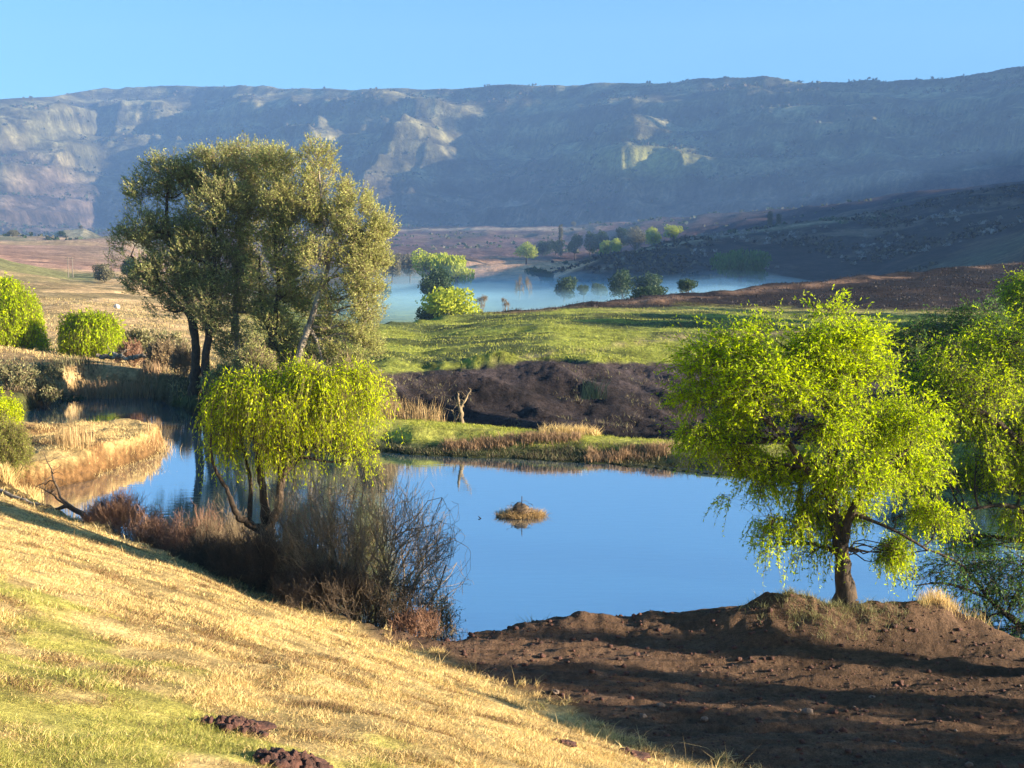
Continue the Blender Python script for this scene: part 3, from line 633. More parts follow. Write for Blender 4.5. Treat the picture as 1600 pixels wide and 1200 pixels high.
make_tree('willow_tree', 'deep green willow behind the right-hand willows across the water', 'willow tree', 'willows on the far bank', 1490, 50,
    [[(1490, 700, 0, .22), (1485, 620, 0, .18), (1470, 570, 0, .12), (1440, 530, 0, .05)], [(1485, 610, 0, .1), (1520, 550, 0, .07), (1535, 500, 0, .04)]],
    [(1430, 530, 36, 28, 0, 1), (1400, 555, 22, 22, 0, .9), (1480, 520, 40, 32, .4, 1), (1530, 500, 34, 30, 0, 1), (1500, 570, 50, 34, -.5, 1), (1560, 540, 40, 40, 0, 1), (1440, 585, 36, 28, 0, .9), (1500, 640, 50, 40, 0, .8), (1580, 600, 40, 40, 0, .8)],
    dict(WILLOW, dens=320, L=(.4, 1.1), leaf=(.13, .045), twig=.01, mat=leaf_mat('willow_leaf_mid', (.14, .26, .03), (.06, .15, .03), .45)), seed=14, nbr=8)
make_tree('willow_tree', 'sunlit willow top rising above the others at the far right edge', 'willow tree', 'willows on the far bank', 1650, 56,
    [[(1650, 720, 0, .25), (1645, 620, 0, .2), (1630, 520, 0, .1), (1610, 460, 0, .04)]],
    [(1595, 460, 26, 26, 0, 1), (1630, 450, 40, 34, 0, 1), (1610, 500, 40, 34, 0, 1), (1680, 470, 60, 50, 0, 1), (1680, 560, 70, 60, 0, 1)],
    dict(WILLOW, dens=340, L=(.4, 1.0), leaf=(.12, .04), twig=.01, mat=M_WIL), seed=15, nbr=8)
# unseen willows added right of the picture, squeezed to shade the dug soil
for i, (x, y, sc_, t) in enumerate([(14.2, 14.2, (.26, .26, .5), 'third'), (15.2, 16.3, (.2, .2, .55), 'fourth'), (13.6, 18.2, (.22, .22, .42), 'fifth'), (18.5, 12.4, (.4, .4, .6), 'sixth')]):
    copy_tree(wr, Vector((x, y, hz(x, y))), 1.3 * i + .6, 'unseen willow added for shade outside the right edge of the picture, %s along the near bank' % t, sc_)
make_tree('willow_tree', 'small round-topped yellow willow rising from the bare scrub on the near shore', 'willow tree', 'willows on the near bank', 418, 25.8,
    [[(420, 900, 0, .24), (418, 860, 0, .19), (417, 825, 0, .17)],
     [(417, 832, 0, .12), (388, 818, 0, .10), (368, 800, -.1, .07), (355, 765, -.2, .05), (332, 720, -.3, .03), (330, 640, -.3, .015)],
     [(416, 830, 0, .13), (412, 780, .1, .10), (404, 720, .1, .08), (396, 650, .2, .05)],
     [(418, 830, 0, .12), (436, 790, -.1, .10), (442, 745, 0, .09), (470, 710, .1, .06), (510, 660, .2, .04), (545, 610, .2, .02)],
     [(388, 818, 0, .07), (392, 760, .3, .05), (380, 700, .4, .04), (370, 650, .4, .02)],
     [(440, 750, 0, .07), (436, 690, -.2, .05), (450, 630, -.2, .03)]],
    [(400, 600, 44, 26, 0, 1), (450, 590, 44, 26, .3, 1), (500, 588, 40, 24, -.2, 1), (545, 590, 34, 24, .1, 1), (572, 612, 22, 28, 0, 1), (365, 620, 34, 24, -.2, .9), (420, 630, 50, 28, -.5, 1), (480, 625, 50, 28, .5, 1), (535, 630, 40, 26, -.3, 1),
     (350, 655, 24, 26, 0, .8), (348, 700, 16, 26, .2, .6), (385, 728, 24, 24, -.2, .7), (420, 748, 20, 20, .1, .5), (560, 715, 10, 20, 0, .5), (390, 665, 40, 28, .3, .8), (450, 660, 44, 24, -.2, .6), (515, 650, 38, 18, .3, .7), (400, 705, 30, 24, -.2, .7), (440, 715, 30, 24, 0, .7), (470, 700, 24, 18, .3, .4), (555, 690, 14, 18, 0, .8), (540, 680, 20, 16, 0, .6)],
    dict(WILLOW, dens=900, L=(.2, 1.35), leaf=(.095, .026), mat=M_WIL2, twigmat=M_TWIG_Y, droop=.95, dfade=.2, spread=.5), seed=16, limb_r=.03, nbr=10)
for i, (px, Y, sc_, t) in enumerate([(1760, 104, 1.6, 'nearest'), (1800, 118, 1.9, 'middle'), (1740, 133, 1.7, 'farthest')]):  # unseen willows added to cast shade streaks over the green field
    copy_tree(wr, base(px, Y), 2.1 * i + .3, 'unseen willow added to shade the green field, outside the right edge, %s of three' % t, sc_)
# ------------------------------------------------------------------ tall trees at the head of the pond
TALL = dict(L=(.25, .65), nl=8, leaf=(.12, .045), droop=-.5, twig=.010, dens=330, mat=M_OLIVE, spread=.8, gap=1.9, thr=-.24, twigmat=M_STEM)
make_tree('tall_tree', 'tall olive-green tree with its dark trunk leftmost in the pondside grove', 'tree', 'tall trees at the head of the pond', 303, 58,
    [[(302, 606, 0, .27), (306, 560, 0, .24), (300, 500, 0, .2), (280, 430, 0, .15), (262, 360, 0, .1), (262, 280, 0, .05)], [(300, 500, 0, .13), (250, 440, 0, .1), (205, 400, 0, .05)]],
    [(262, 268, 40, 26, 0, 1), (222, 450, 30, 20, 0, .8), (228, 300, 34, 22, 0, .9), (290, 300, 40, 40, 1, 1), (232, 355, 40, 26, -.5, 1), (205, 372, 26, 20, 0, .9), (270, 370, 48, 36, 1, 1), (215, 410, 34, 24, 0, .8), (255, 430, 44, 30, -.8, .9), (290, 450, 34, 30, 0, .9),(262, 480, 36, 20, 0, .4)],
    TALL, M_BARK, 21, .07, 8)
make_tree('tall_tree', 'tall olive-green tree just right of the leftmost trunk, crown high in the grove', 'tree', 'tall trees at the head of the pond', 324, 57.5,
    [[(323, 604, 0, .26), (322, 560, 0, .23), (330, 480, 0, .18), (334, 400, 0, .13), (336, 320, 0, .08), (338, 260, 0, .04)]],
    [(338, 250, 44, 22, 0, 1), (300, 400, 40, 36, 0, 1), (310, 440, 40, 34, 1, .9), (310, 280, 36, 26, .5, .9), (345, 310, 46, 40, -.8, 1), (320, 365, 46, 40, .6, 1), (345, 420, 44, 40, 0, .9), (325, 470, 40, 36, -.5, .8), (345, 510, 34, 24, 0, .5)],
    TALL, M_BARK, 22, .07, 8)
make_tree('tall_tree', 'tall tree with a thin pale upright trunk in the middle of the grove', 'tree', 'tall trees at the head of the pond', 372, 59,
    [[(372, 600, 0, .16), (371, 540, 0, .15), (368, 470, 0, .13), (374, 400, 0, .1), (380, 320, 0, .07), (384, 260, 0, .04)]],
    [(388, 246, 44, 22, 0, 1), (360, 290, 40, 36, .8, 1), (350, 490, 40, 36, 1, .9), (385, 570, 40, 24, 1, .8), (405, 285, 40, 34, .6, 1), (375, 330, 44, 40, -.8, 1), (400, 380, 44, 40, .5, .9), (370, 430, 40, 36, 0, .8), (392, 480, 38, 34, -.5, .7), (372, 540, 42, 34, .5, .6)],
    TALL, M_PALE, 23, .06, 8)
make_tree('tall_tree', 'tall tree with a crooked forked trunk right of the thin pale one', 'tree', 'tall trees at the head of the pond', 425, 57,
    [[(420, 604, 0, .18), (422, 560, 0, .17), (428, 500, 0, .15), (436, 450, 0, .12), (430, 380, 0, .08), (432, 300, 0, .04)], [(424, 530, 0, .1), (408, 470, .5, .08), (405, 400, .5, .05)]],
    [(432, 258, 38, 26, 0, 1), (470, 300, 36, 36, .8, .9), (440, 480, 44, 36, 1, .9), (470, 540, 44, 30, 1, .8), (448, 310, 36, 36, -.6, 1), (420, 350, 40, 38, .6, .9), (455, 380, 42, 42, 0, 1), (430, 430, 40, 36, -.6, .8), (462, 460, 36, 36, .5, .8), (430, 510, 44, 30, 0, .6), (450, 560, 50, 30, .8, .7), (405, 570, 40, 26, 0, .6)],
    dict(TALL, mat=M_OLIVE2), M_BARK, 24, .06, 8)
make_tree('tall_tree', 'rightmost tall tree of the grove leaning right on a pale sunlit trunk', 'tree', 'tall trees at the head of the pond', 452, 56,
    [[(450, 612, 0, .21), (466, 560, 0, .18), (484, 505, 0, .16), (502, 450, 0, .13), (516, 400, 0, .10), (530, 345, 0, .08), (548, 300, 0, .04)],
     [(510, 415, 0, .1), (506, 350, 0, .08), (500, 290, 0, .05), (496, 240, 0, .02)], [(500, 455, 0, .05), (545, 400, 0, .04), (580, 370, 0, .02)]],
    [(494, 240, 30, 22, 0, .7), (592, 360, 24, 28, 0, .9), (588, 420, 26, 30, 0, .9), (560, 540, 40, 30, .8, .8), (520, 580, 50, 26, .8, .8), (505, 285, 34, 30, 0, .7), (540, 310, 38, 28, .5, 1), (560, 345, 36, 34, -.4, 1), (510, 340, 36, 34, .6, .8), (582, 375, 26, 30, 0, 1), (545, 390, 44, 36, .8, .9), (570, 425, 36, 34, -.5, 1), (500, 400, 34, 34, -.8, .7), (545, 460, 44, 34, .5, .9), (480, 340, 30, 34, 0, .8), (540, 510, 50, 34, .8, .8), (500, 540, 40, 30, 1, .6), (575, 480, 28, 30, 0, .6)],
    dict(TALL, mat=M_OLIVE2), M_PALE, 25, .06, 8)
# ------------------------------------------------------------------ bare shrubs, bushes, reeds
def shrub_geo(mb, b, w, h, n=12, lev=3, seed=0, r0=.03, arch=.0, kids=4, m=0, rmin=.0035, up=.9, depth=None):
    """fan of forking bare stems filling a dome w wide and h high; returns the last twigs"""
    N = n; a = rng.uniform(0, 2 * np.pi, N); tilt = rng.uniform(.05, 1.0, N) ** .8
    wd = depth or w * .7
    start = np.array(b) + np.c_[np.cos(a) * w * .12 * tilt, np.sin(a) * wd * .12 * tilt, np.zeros(N) - .06]
    hl = h * rng.uniform(.45, .62, N)
    end = start + np.c_[np.cos(a) * w * .34 * tilt, np.sin(a) * wd * .34 * tilt, hl * (1 - .35 * tilt ** 2)]
    Pn = curve(start, end, 6, .10); mb.tubes(Pn, r0 * np.linspace(1, .6, 6)[None] * rng.uniform(.6, 1.2, (N, 1)), 5, m)
    r = r0 * .55; Lc = h * .42
    for lv in range(lev):
        k = kids; par = np.repeat(np.arange(len(Pn)), k); ti = rng.integers(1, Pn.shape[1], len(par)) if lv else rng.integers(2, 6, len(par))
        s0 = Pn[par, ti]; d0 = nrm(Pn[par, ti] - Pn[par, ti - 1])
        cdir = nrm((s0 - np.array(b)) / np.array([w, wd, h]) * 1.0 + 1e-6)
        d = nrm(d0 * .8 + rng.normal(size=d0.shape) * .45 + cdir * .45 + np.array([0, 0, up * .35]))
        L = Lc * rng.uniform(.5, 1.1, len(par))[:, None]
        e = s0 + d * L
        q = (e - np.array(b)) / np.array([w * .5, wd * .5, h]); l = np.linalg.norm(q, axis=1); lim = rng.uniform(.72, 1.22, len(l)); sc = np.where(l > lim, lim / l, 1)[:, None]
        e = np.array(b) + (e - np.array(b)) * sc; e[:, 2] = np.maximum(e[:, 2], b[2] + .02)
        Pn = curve(s0, e, 5, .10, arch)
        mb.tubes(Pn, np.maximum(r * np.linspace(1, .45, 5), rmin)[None], 4 if lv == 0 else 3, m)
        r *= .55; Lc *= .62
        if lv == 0 and len(Pn) > 900: break
    return Pn
def bush(label, px, Y, w, h, n=12, lev=3, seed=0, mat=M_STEM, leaf=None, nleaf=0, ls=(.06, .02), r0=.03, arch=0., kids=4, cat='bush', group=None, name='bare_shrub', rmin=.0035, up=.9, lz=0.0, loc=None):
    """w, h in picture pixels at distance Y"""
    global rng
    rng = np.random.default_rng(seed + 900); b = loc or base(px, Y); sc = Y / F
    root = empty(name, b, label, cat, group); mb = MB()
    T = shrub_geo(mb, tuple(b), w * sc, h * sc, n, lev, seed, r0, arch, kids, 0, rmin, up)
    mb.build('stems', [mat], root)
    if leaf:
        lb = MB(); i = rng.integers(0, len(T), nleaf); t = rng.uniform(0, 3.99, nleaf); j = t.astype(int); f = (t - j)[:, None]
        C = T[i, j] * (1 - f) + T[i, j + 1] * f + rng.normal(size=(nleaf, 3)) * ls[0] * .5
        C = C[C[:, 2] > b[2] + lz * h * sc]
        D = nrm(rng.normal(size=C.shape) + np.array([0, 0, .5])); lb.leaves(C, D, ls[0] * rng.uniform(.7, 1.3, len(C)), ls[1])
        lb.build('foliage', [leaf], root)
    return root
# big thicket under the small willow
bush('tall grey bare shrub fanning over the blue water right of the small willow', 580, 24.0, 300, 345, 32, 4, 1, M_STEM, r0=.024, kids=3, up=.45, group='bare shrubs along the near shore')
bush('bare shrub of thin dark stems standing close beside the small willow trunk', 490, 24.6, 230, 300, 26, 4, 2, M_STEM, r0=.024, kids=3, up=.45, group='bare shrubs along the near shore')
bush('leafy olive-tinged shrub low in the bare thicket beside the water', 640, 23.3, 180, 170, 12, 3, 3, M_STEM, M_GREY, 2600, (.05, .02), group='bare shrubs along the near shore')
bush('small wispy bare shrub at the right tip of the thicket', 695, 22.6, 80, 110, 9, 3, 4, M_STEM, r0=.012, kids=4, group='bare shrubs along the near shore')
bush('dark tangled low shrub below the tall grey bare shrub', 560, 22.7, 290, 120, 22, 3, 5, M_TWIG, r0=.014, kids=4, group='bare shrubs along the near shore')
bush('dark tangled low shrub around the foot of the small willow', 430, 25.2, 200, 150, 20, 3, 6, M_TWIG, r0=.016, kids=5, group='bare shrubs along the near shore')
bush('low brushwood at the bottom end of the thicket above the dug soil', 650, 22.0, 150, 60, 18, 3, 7, M_CANE, r0=.012, kids=5, group='bare shrubs along the near shore')
for i, (px, Y, w_, h_, t, mt_) in enumerate([(195, 30.3, 130, 90, 'reddish bramble nearest the fallen branch at the left', M_CANE), (250, 29.2, 140, 125, 'reddish bramble with arching canes, second from the fallen branch', M_CANE),
        (305, 28.2, 140, 150, 'straw-tipped bramble with arching canes against the water', M_CANE), (355, 27.2, 130, 170, 'bramble heap just left of the small willow', M_STEM), (330, 26.2, 150, 90, 'dark bramble at the shaded foot of the slope', M_TWIG),
        (400, 24.2, 170, 110, 'dark bramble directly below the small willow trunk', M_TWIG), (500, 22.9, 170, 90, 'dark bramble at the edge of the straw slope', M_TWIG)]):
    bush(t, px, Y, w_, h_, 24, 3, 20 + i, mt_, r0=.010, arch=.35, kids=6, group='brambles along the near shore', name='bramble', up=.3)
# left edge
bush('yellow-green leafy bush at the left edge beside the inlet', 2, 44, 70, 62, 18, 3, 40, M_TWIG_Y, M_WIL2, 9000, (.09, .035), r0=.02, kids=5, group='bushes at the left edge', name='leafy_bush')
bush('pale green upright bush at the left edge above the fallen branch', 14, 36.2, 80, 108, 22, 3, 41, M_TWIG_Y, leaf_mat('sage_leaf', (.36, .38, .06), (.2, .24, .05), .4), 7500, (.07, .022), r0=.018, kids=5, group='bushes at the left edge', name='leafy_bush', up=1.6)
for i, (px, Y, w_, h_, t, lf) in enumerate([(20, 58, 90, 52, 'grey-green shrub on the shaded left bank at the picture edge', M_GREY), (70, 59, 80, 46, 'grey shrub in the middle of the shaded left bank', M_GREY), (112, 61, 60, 36, 'dark green shrub on the shaded left bank above the inlet', M_DST),
        (60, 62.5, 90, 34, 'brown brush along the top of the left bank', M_GREY), (150, 63, 60, 28, 'small dark shrub at the back shore of the inlet', M_DST), (95, 57.5, 50, 26, 'low straw-coloured shrub at the water end of the left bank', M_STRAW)]):
    bush(t, px, Y, w_, h_, 16, 2, 50 + i, M_STEM, lf, 2600, (.16, .07), r0=.03, kids=6, group='shrubs on the left bank', rmin=.012)
# left mid distance
DROOP = dict(L=(.8, 2.6), nl=12, leaf=(.20, .07), droop=.97, twig=.012, dens=420, mat=M_WIL, twigmat=M_TWIG_Y, spread=.5, gap=.9, thr=-.05)
make_tree('weeping_willow', 'bright green weeping willow cut by the left edge of the picture', 'willow tree', 'willows beyond the left bank', 8, 72,
    [[(8, 548, 0, .3), (8, 500, 0, .25), (6, 460, 0, .12)]], [(8, 458, 28, 20, 0, 1.3), (20, 478, 26, 22, -.5, 1.3), (5, 490, 30, 26, -.6, 1.2), (-20, 470, 30, 26, 0, 1), (32, 500, 20, 22, 0, 1.3), (52, 534, 12, 10, 0, 1.2), (8, 500, 30, 24, .5, 1), (46, 522, 12, 12, 0, 1.2), (-30, 510, 30, 30, 0, 1), (20, 520, 26, 14, 0, 1)], DROOP, seed=61, nbr=6)
make_tree('weeping_willow', 'round bright green weeping willow beyond the left bank', 'willow tree', 'willows beyond the left bank', 142, 71,
    [[(142, 556, 0, .25), (142, 520, 0, .2), (140, 495, 0, .1)]], [(142, 498, 24, 14, 0, 1.4), (124, 508, 18, 14, 0, 1.2), (160, 510, 18, 16, 0, 1.2), (140, 520, 28, 16, .5, 1.2), (120, 532, 14, 14, 0, 1), (165, 532, 12, 12, 0, 1), (145, 536, 20, 12, -.5, 1)], DROOP, seed=62, nbr=6)
bush('grey-green leafy bush right of the round weeping willow', 212, 75, 80, 50, 16, 2, 63, M_STEM, M_GREY, 4500, (.22, .09), r0=.04, kids=7, group='bushes beyond the left bank', rmin=.012, name='leafy_bush')
bush('grey-green leafy bush partly hidden by the tall grove', 262, 76, 80, 56, 16, 2, 64, M_STEM, M_GREY, 4500, (.22, .09), r0=.04, kids=7, group='bushes beyond the left bank', rmin=.012, name='leafy_bush')
bush('bare red-brown bush behind the driftwood logs', 206, 67, 56, 42, 26, 3, 65, M_CANE, r0=.02, kids=4, group='bushes beyond the left bank', rmin=.012)
bush('bare straw-brown bush left of the tall grove', 256, 64, 64, 54, 30, 3, 66, M_STEM, M_STRAW, 900, (.14, .03), r0=.02, kids=4, group='bushes beyond the left bank', rmin=.012)
bush('bare brown bush between the tall trunks and the straw-brown bush', 288, 61, 44, 60, 20, 3, 67, M_STEM, r0=.02, kids=4, group='bushes beyond the left bank', rmin=.01)
for i, (px, Y, w_, h_, t) in enumerate([(352, 56, 80, 90, 'olive undergrowth bush left of the pale thin trunk'), (400, 55, 80, 90, 'olive undergrowth bush between the crooked and pale trunks'), (480, 54, 90, 90, 'olive undergrowth bush at the foot of the leaning trunk'), (540, 52, 100, 110, 'broad olive undergrowth bush at the right end of the grove'), (590, 49, 60, 80, 'grey-green bush right of the small willow crown'), (555, 56, 90, 130, 'tall olive undergrowth bush under the leaning tree')]):
    bush(t, px, Y, w_, h_ * (.6 if i == 0 else 1), 18, 3, 70 + i, M_STEM, M_OLIVE2 if i != 4 else M_GREY, 6500, (.13, .05), r0=.03, kids=5, group='undergrowth of the grove', rmin=.008, name='leafy_bush')
# driftwood, fallen branch
def log(label, pts, cat='log', name='driftwood_log', group=None, mat=M_PALE, forks=()):
    global rng
    rng = np.random.default_rng(len(label)); mb = MB(); A = np.array([q[:3] for q in pts], float); r = [q[3] for q in pts]
    t = np.linspace(0, len(pts) - 1, 16); q = np.stack([np.interp(t, np.arange(len(pts)), A[:, k]) for k in range(3)], 1)
    q += rng.normal(size=q.shape) * np.array(r).mean() * .25; mb.tubes(q, np.interp(t, np.arange(len(pts)), r), 8)
    for fk in forks:
        B = np.array([k[:3] for k in fk], float); t2 = np.linspace(0, len(fk) - 1, 9)
        q2 = np.stack([np.interp(t2, np.arange(len(fk)), B[:, k]) for k in range(3)], 1); q2[1:] += rng.normal(size=(8, 3)) * .02
        mb.tubes(q2, np.interp(t2, np.arange(len(fk)), [k[3] for k in fk]), 6)
        n = 8; e = q2[rng.integers(3, 9, n)]; mb.tubes(curve(e, e + rng.normal(size=(n, 3)) * .22 + np.array([0, 0, .12]), 5, .15), np.linspace(.012, .005, 5)[None], 4)
    return tag(mb.build(name, [mat], None, True), label, cat, group)
def PP(px, py, Y, r): v = P(px, py, Y); return (v.x, v.y, v.z, r)
log('bare fallen branch forking over the water at the left end of the brambles', [PP(156, 826, 30.8, .10), PP(130, 804, 31.3, .085), PP(105, 790, 31.8, .07), PP(85, 796, 32.2, .045), PP(60, 792, 32.6, .03)], 'branch', 'fallen_branch', None, M_TWIG,
    [[PP(128, 802, 31.3, .05), PP(95, 778, 31.8, .04), PP(84, 750, 32.2, .03), PP(80, 732, 32.4, .02), PP(68, 712, 32.6, .01)], [PP(105, 790, 31.8, .04), PP(85, 775, 32, .03), PP(66, 762, 32.2, .015)], [PP(84, 752, 32.2, .02), PP(66, 757, 32.5, .015), PP(56, 758, 32.6, .008)]])
log('pale bare root lying along the top edge of the straw slope at the left', [PP(-10, 762, 33.5, .07), PP(20, 776, 33.0, .06), PP(50, 786, 32.6, .05), PP(80, 795, 32.4, .04)], 'branch', 'fallen_branch', None, M_PALE)
for i, (a, b_, c, d_, t) in enumerate([(152, 557, 180, 560, 'pale driftwood log lying leftmost under the round willow'), (176, 553, 200, 561, 'pale driftwood log crossed over its neighbour near the round willow'), (200, 560, 232, 556, 'pale driftwood log nearest the bare red-brown bush')]):
    l = log(t, [PP(a, b_, 65.2, .13), PP((a + c) / 2, (b_ + d_) / 2 - 1, 65.2, .15), PP(c, d_, 65.2, .09)], 'log', 'driftwood_log', 'driftwood logs', M_PALE, [[PP((a + c) / 2, (b_ + d_) / 2, 65.2, .06), PP((a + c) / 2 + 8, b_ - 8, 65.2, .03)]])
# ------------------------------------------------------------------ reeds, grass
def in_poly(pxpts, n, Yr):              # random ground points whose picture column lies in a span and distance in a range
    px = rng.uniform(pxpts[0], pxpts[1], n); Y = rng.uniform(Yr[0], Yr[1], n); x = (px - 800) / F * Y
    return x, Y
def tuft(label, cat, name, spots, hh, mat, n, spread, lean=.3, wd=.012, group=None, kind=None, seed=0):
    global rng
    rng = np.random.default_rng(seed + 300); mb = MB(); B = []
    for (x, y) in spots:
        q = rng.normal(size=(n, 2)) * spread; B.append(np.c_[x + q[:, 0], y + q[:, 1]])
    B = np.concatenate(B); z = H(B[:, 0], B[:, 1]); B = np.c_[B, np.maximum(z, -.05) - .02]
    h = hh * rng.uniform(.45, 1.15, len(B)); ln = rng.normal(size=(len(B), 3)) * lean * h[:, None]; ln[:, 2] *= .3
    mb.blades(B, h, ln, wd)
    o = mb.build(name, [mat]); return tag(o, label, cat, group, kind)
def gs(px, Y): v = base(px, Y); return (v.x, v.y)
rs = random.Random(5)
# reed bed at the back of the dam
tuft('tall dry straw reed bed behind the left end of the dam', 'reeds', 'reed_bed', [gs(rs.uniform(596, 692), rs.uniform(47.4, 48.6)) for _ in range(60)], 1.0, M_REED, 8, .12, .25, .016, seed=1)
tuft('pale dry grass tufts on the far edge of the dam right of the stump', 'grass', 'dry_grass_tuft', [gs(rs.uniform(848, 932), rs.uniform(45.0, 45.6)) for _ in range(40)], .42, M_STRAW, 26, .12, .5, .02, seed=2)
tuft('rust-brown grass hanging along the waterline of the dam', 'grass', 'rusty_grass', [gs(rs.uniform(695, 905), rs.uniform(44.0, 44.45)) for _ in range(150)], .30, M_RUST, 26, .12, .35, .022, seed=3)
tuft('rust-brown grass at the right end of the dam waterline', 'grass', 'rusty_grass', [gs(rs.uniform(920, 1050), rs.uniform(42.2, 43.0)) for _ in range(80)], .30, M_RUST, 24, .12, .35, .022, seed=4)
tuft('shaded brown reeds standing at the back shore of the inlet', 'reeds', 'reed_bed', [gs(rs.uniform(130, 245), rs.uniform(61.5, 64)) for _ in range(110)], .9, M_RUST, 16, .2, .15, .03, seed=5)
tuft('tall straw reeds standing on the middle of the spit', 'reeds', 'reed_bed', [gs(rs.uniform(92, 138), rs.uniform(39.6, 42.0)) for _ in range(34)], .95, M_REED, 12, .14, .10, .015, seed=6)
tuft('pale reeds at the tip of the spit beside the boulder', 'reeds', 'reed_bed', [gs(rs.uniform(235, 268), rs.uniform(44, 46.0)) for _ in range(14)], .45, M_REED, 14, .12, .25, .02, seed=7)
tuft('golden cut grass covering the rest of the spit', 'grass', 'spit_grass', [gs(rs.uniform(52, 256), rs.uniform(39.5, 46.5)) for _ in range(220)], .12, M_STRAW, 26, .22, .6, .016, kind='stuff', seed=8)
tuft('straw grass fringe at the foot of the pale green bush', 'grass', 'dry_grass_tuft', [gs(rs.uniform(0, 60), rs.uniform(34.8, 36.0)) for _ in range(40)], .5, M_STRAW, 26, .14, .3, .02, seed=9)
tuft('green and straw tufts around the foot of the willow on the mound', 'grass', 'mound_grass', [(6.4 + rs.gauss(0, .75), 21.0 + rs.gauss(0, .25)) for _ in range(90)], .16, M_GREY, 24, .08, .6, .008, seed=10)
tuft('straw grass on the right shoulder of the mound', 'grass', 'mound_grass', [gs(rs.uniform(1440, 1545), rs.uniform(21.2, 22.1)) for _ in range(70)], .28, M_STRAW, 20, .08, .4, .007, seed=11)
tuft('pale weed sprouting from the waterline of the dug bank', 'plant', 'waterside_weed', [gs(834, 22.75)], .42, M_GREY, 60, .08, .6, .02, seed=12)
tuft('pale feathery weed standing on the dark far slope', 'plant', 'slope_weed', [gs(918, 62), gs(932, 62)], 1.2, M_GREY, 40, .25, .25, .05, seed=13)
# the foreground sward
def sward():
    global rng
    rng = np.random.default_rng(77); mb = MB()
    n = 900000
    Y = 5.0 * (36 / 5.0) ** rng.uniform(0, 1, n); x = (rng.uniform(-60, 1330, n) - 800) / F * Y * rng.uniform(.98, 1.06, n)
    d = (x + Y) * .70711
    cl = fbm(x / .35, Y / .35, 2, 88)
    keep = (d < 13.0 + .5 * cl) & (rng.uniform(size=n) < .55 + .5 * cl)
    x, Y, d, cl = x[keep], Y[keep], d[keep], cl[keep]
    s = sdf(x, Y); k = s > .05; x, Y, d, cl = x[k], Y[k], d[k], cl[k]
    z = H(x, Y); px, py = project(x, Y, z)
    gw = green_mask(x, Y, d) + rng.normal(size=len(x)) * .16
    isg = gw + rng.normal(size=len(x)) * .32 > .5
    h = .52 * (.055 + .045 * np.clip(cl + .3, 0, 1.2)) * rng.uniform(.5, 1.4, len(x)) * (1 + .8 * ss(11.5, 13, d) + .25 * (1 - isg))
    h = h * np.where(rng.uniform(size=len(x)) < .02 * ss(9, 12.5, d), 3.0, 1)
    wd = np.maximum(.004, .0006 * Y)
    lean = rng.normal(size=(len(x), 3)) * (h * .65)[:, None] + np.array([.02, -.01, 0]); lean[:, 2] = -np.abs(lean[:, 2]) * .3
    B = np.c_[x, Y, z - .01]
    isd = ~isg & ((fbm(x / .9, Y / .6, 3, 91) + rng.normal(size=len(x)) * .25) > .42)
    for m, sel in ((0, ~isg & ~isd), (1, isg), (2, isd)): mb.blades(B[sel], h[sel], lean[sel], wd[sel], m)
    tag(mb.build('grass', [M_STRAW, M_STRAWG, leaf_mat('dead_blade', (.34, .22, .10), (.18, .11, .05), .25)]), 'straw and green grass blades covering the near slope', 'grass', kind='stuff')
sward()
def field(label, cat, name, pr, Yr, n, hh, wd, mats, cond=None, seed=0, lean=.6):
    global rng
    rng = np.random.default_rng(seed); Y = Yr[0] * (Yr[1] / Yr[0]) ** rng.uniform(size=n); x = (rng.uniform(*pr, n) - 800) / F * Y
    z = H(x, Y); px, py = project(x, Y, z); k = (sdf(x, Y) > .15) if Yr[0] < 75 else np.ones(n, bool)
    k &= fbm(x / (hh * 14), Y / (hh * 7), 3, seed) + rng.normal(size=n) * .25 > -.15
    if cond: k &= cond(x, Y, z, px, py)
    B = np.c_[x, Y, z - hh * .08][k]; nn = len(B); h = hh * rng.uniform(.4, 1.3, nn); mb = MB(); l = rng.normal(size=(nn, 3)) * (lean * h)[:, None]; l[:, 2] *= .2
    c = rng.integers(0, len(mats), nn)
    for i in range(len(mats)):
        s = c == i
        if s.any(): mb.blades(B[s], h[s], l[s], np.broadcast_to(wd, nn)[s] * np.maximum(1, B[s][:, 1] / 90), i)
    tag(mb.build(name, mats), label, cat, kind='stuff')
M_PAST = leaf_mat('pasture_blade', (.46, .50, .06), (.24, .28, .04), .35)
M_SCRUB = leaf_mat('dry_scrub', (.16, .12, .07), (.07, .06, .035), .2)
M_CHAR = leaf_mat('charred_stubble', (.045, .027, .02), (.014, .009, .007), .1)
btf = lambda px: np.interp(px, [560, 760, 900, 1100, 1400, 1700], [516, 492, 482, 478, 484, 490])
rtf = lambda px: np.interp(px, [560, 600, 700, 760, 860, 930, 1000, 1060, 1200], [576, 584, 578, 570, 560, 566, 566, 566, 572])
field('short yellow-green pasture grass on the field beyond the ravine', 'grass', 'pasture_grass', (540, 1500), (74, 170), 90000, .16, .035, [M_PAST, M_PAST, M_STRAWG], lambda x, Y, z, px, py: (py > btf(px) + 1) & (py < rtf(px)), 401)
field('charred stubble on the burnt field', 'stubble', 'burnt_stubble', (700, 1620), (130, 235), 40000, .25, .05, [M_CHAR], lambda x, Y, z, px, py: py < btf(px), 402)
field('dark dry scrub on the eroded far side of the ravine', 'scrub', 'ravine_scrub', (580, 1400), (50, 84), 26000, .22, .03, [M_SCRUB, M_SCRUB, M_GREY], lambda x, Y, z, px, py: (py > rtf(px) + 2) & (fbm(x / 2.2, Y / 2.2, 3, 8) > .15), 403)
field('short grass on the crown of the dam', 'grass', 'dam_grass', (540, 1330), (41.5, 48.5), 60000, .09, .014, [M_PAST, M_STRAWG, M_PAST], lambda x, Y, z, px, py: z > .35, 404)
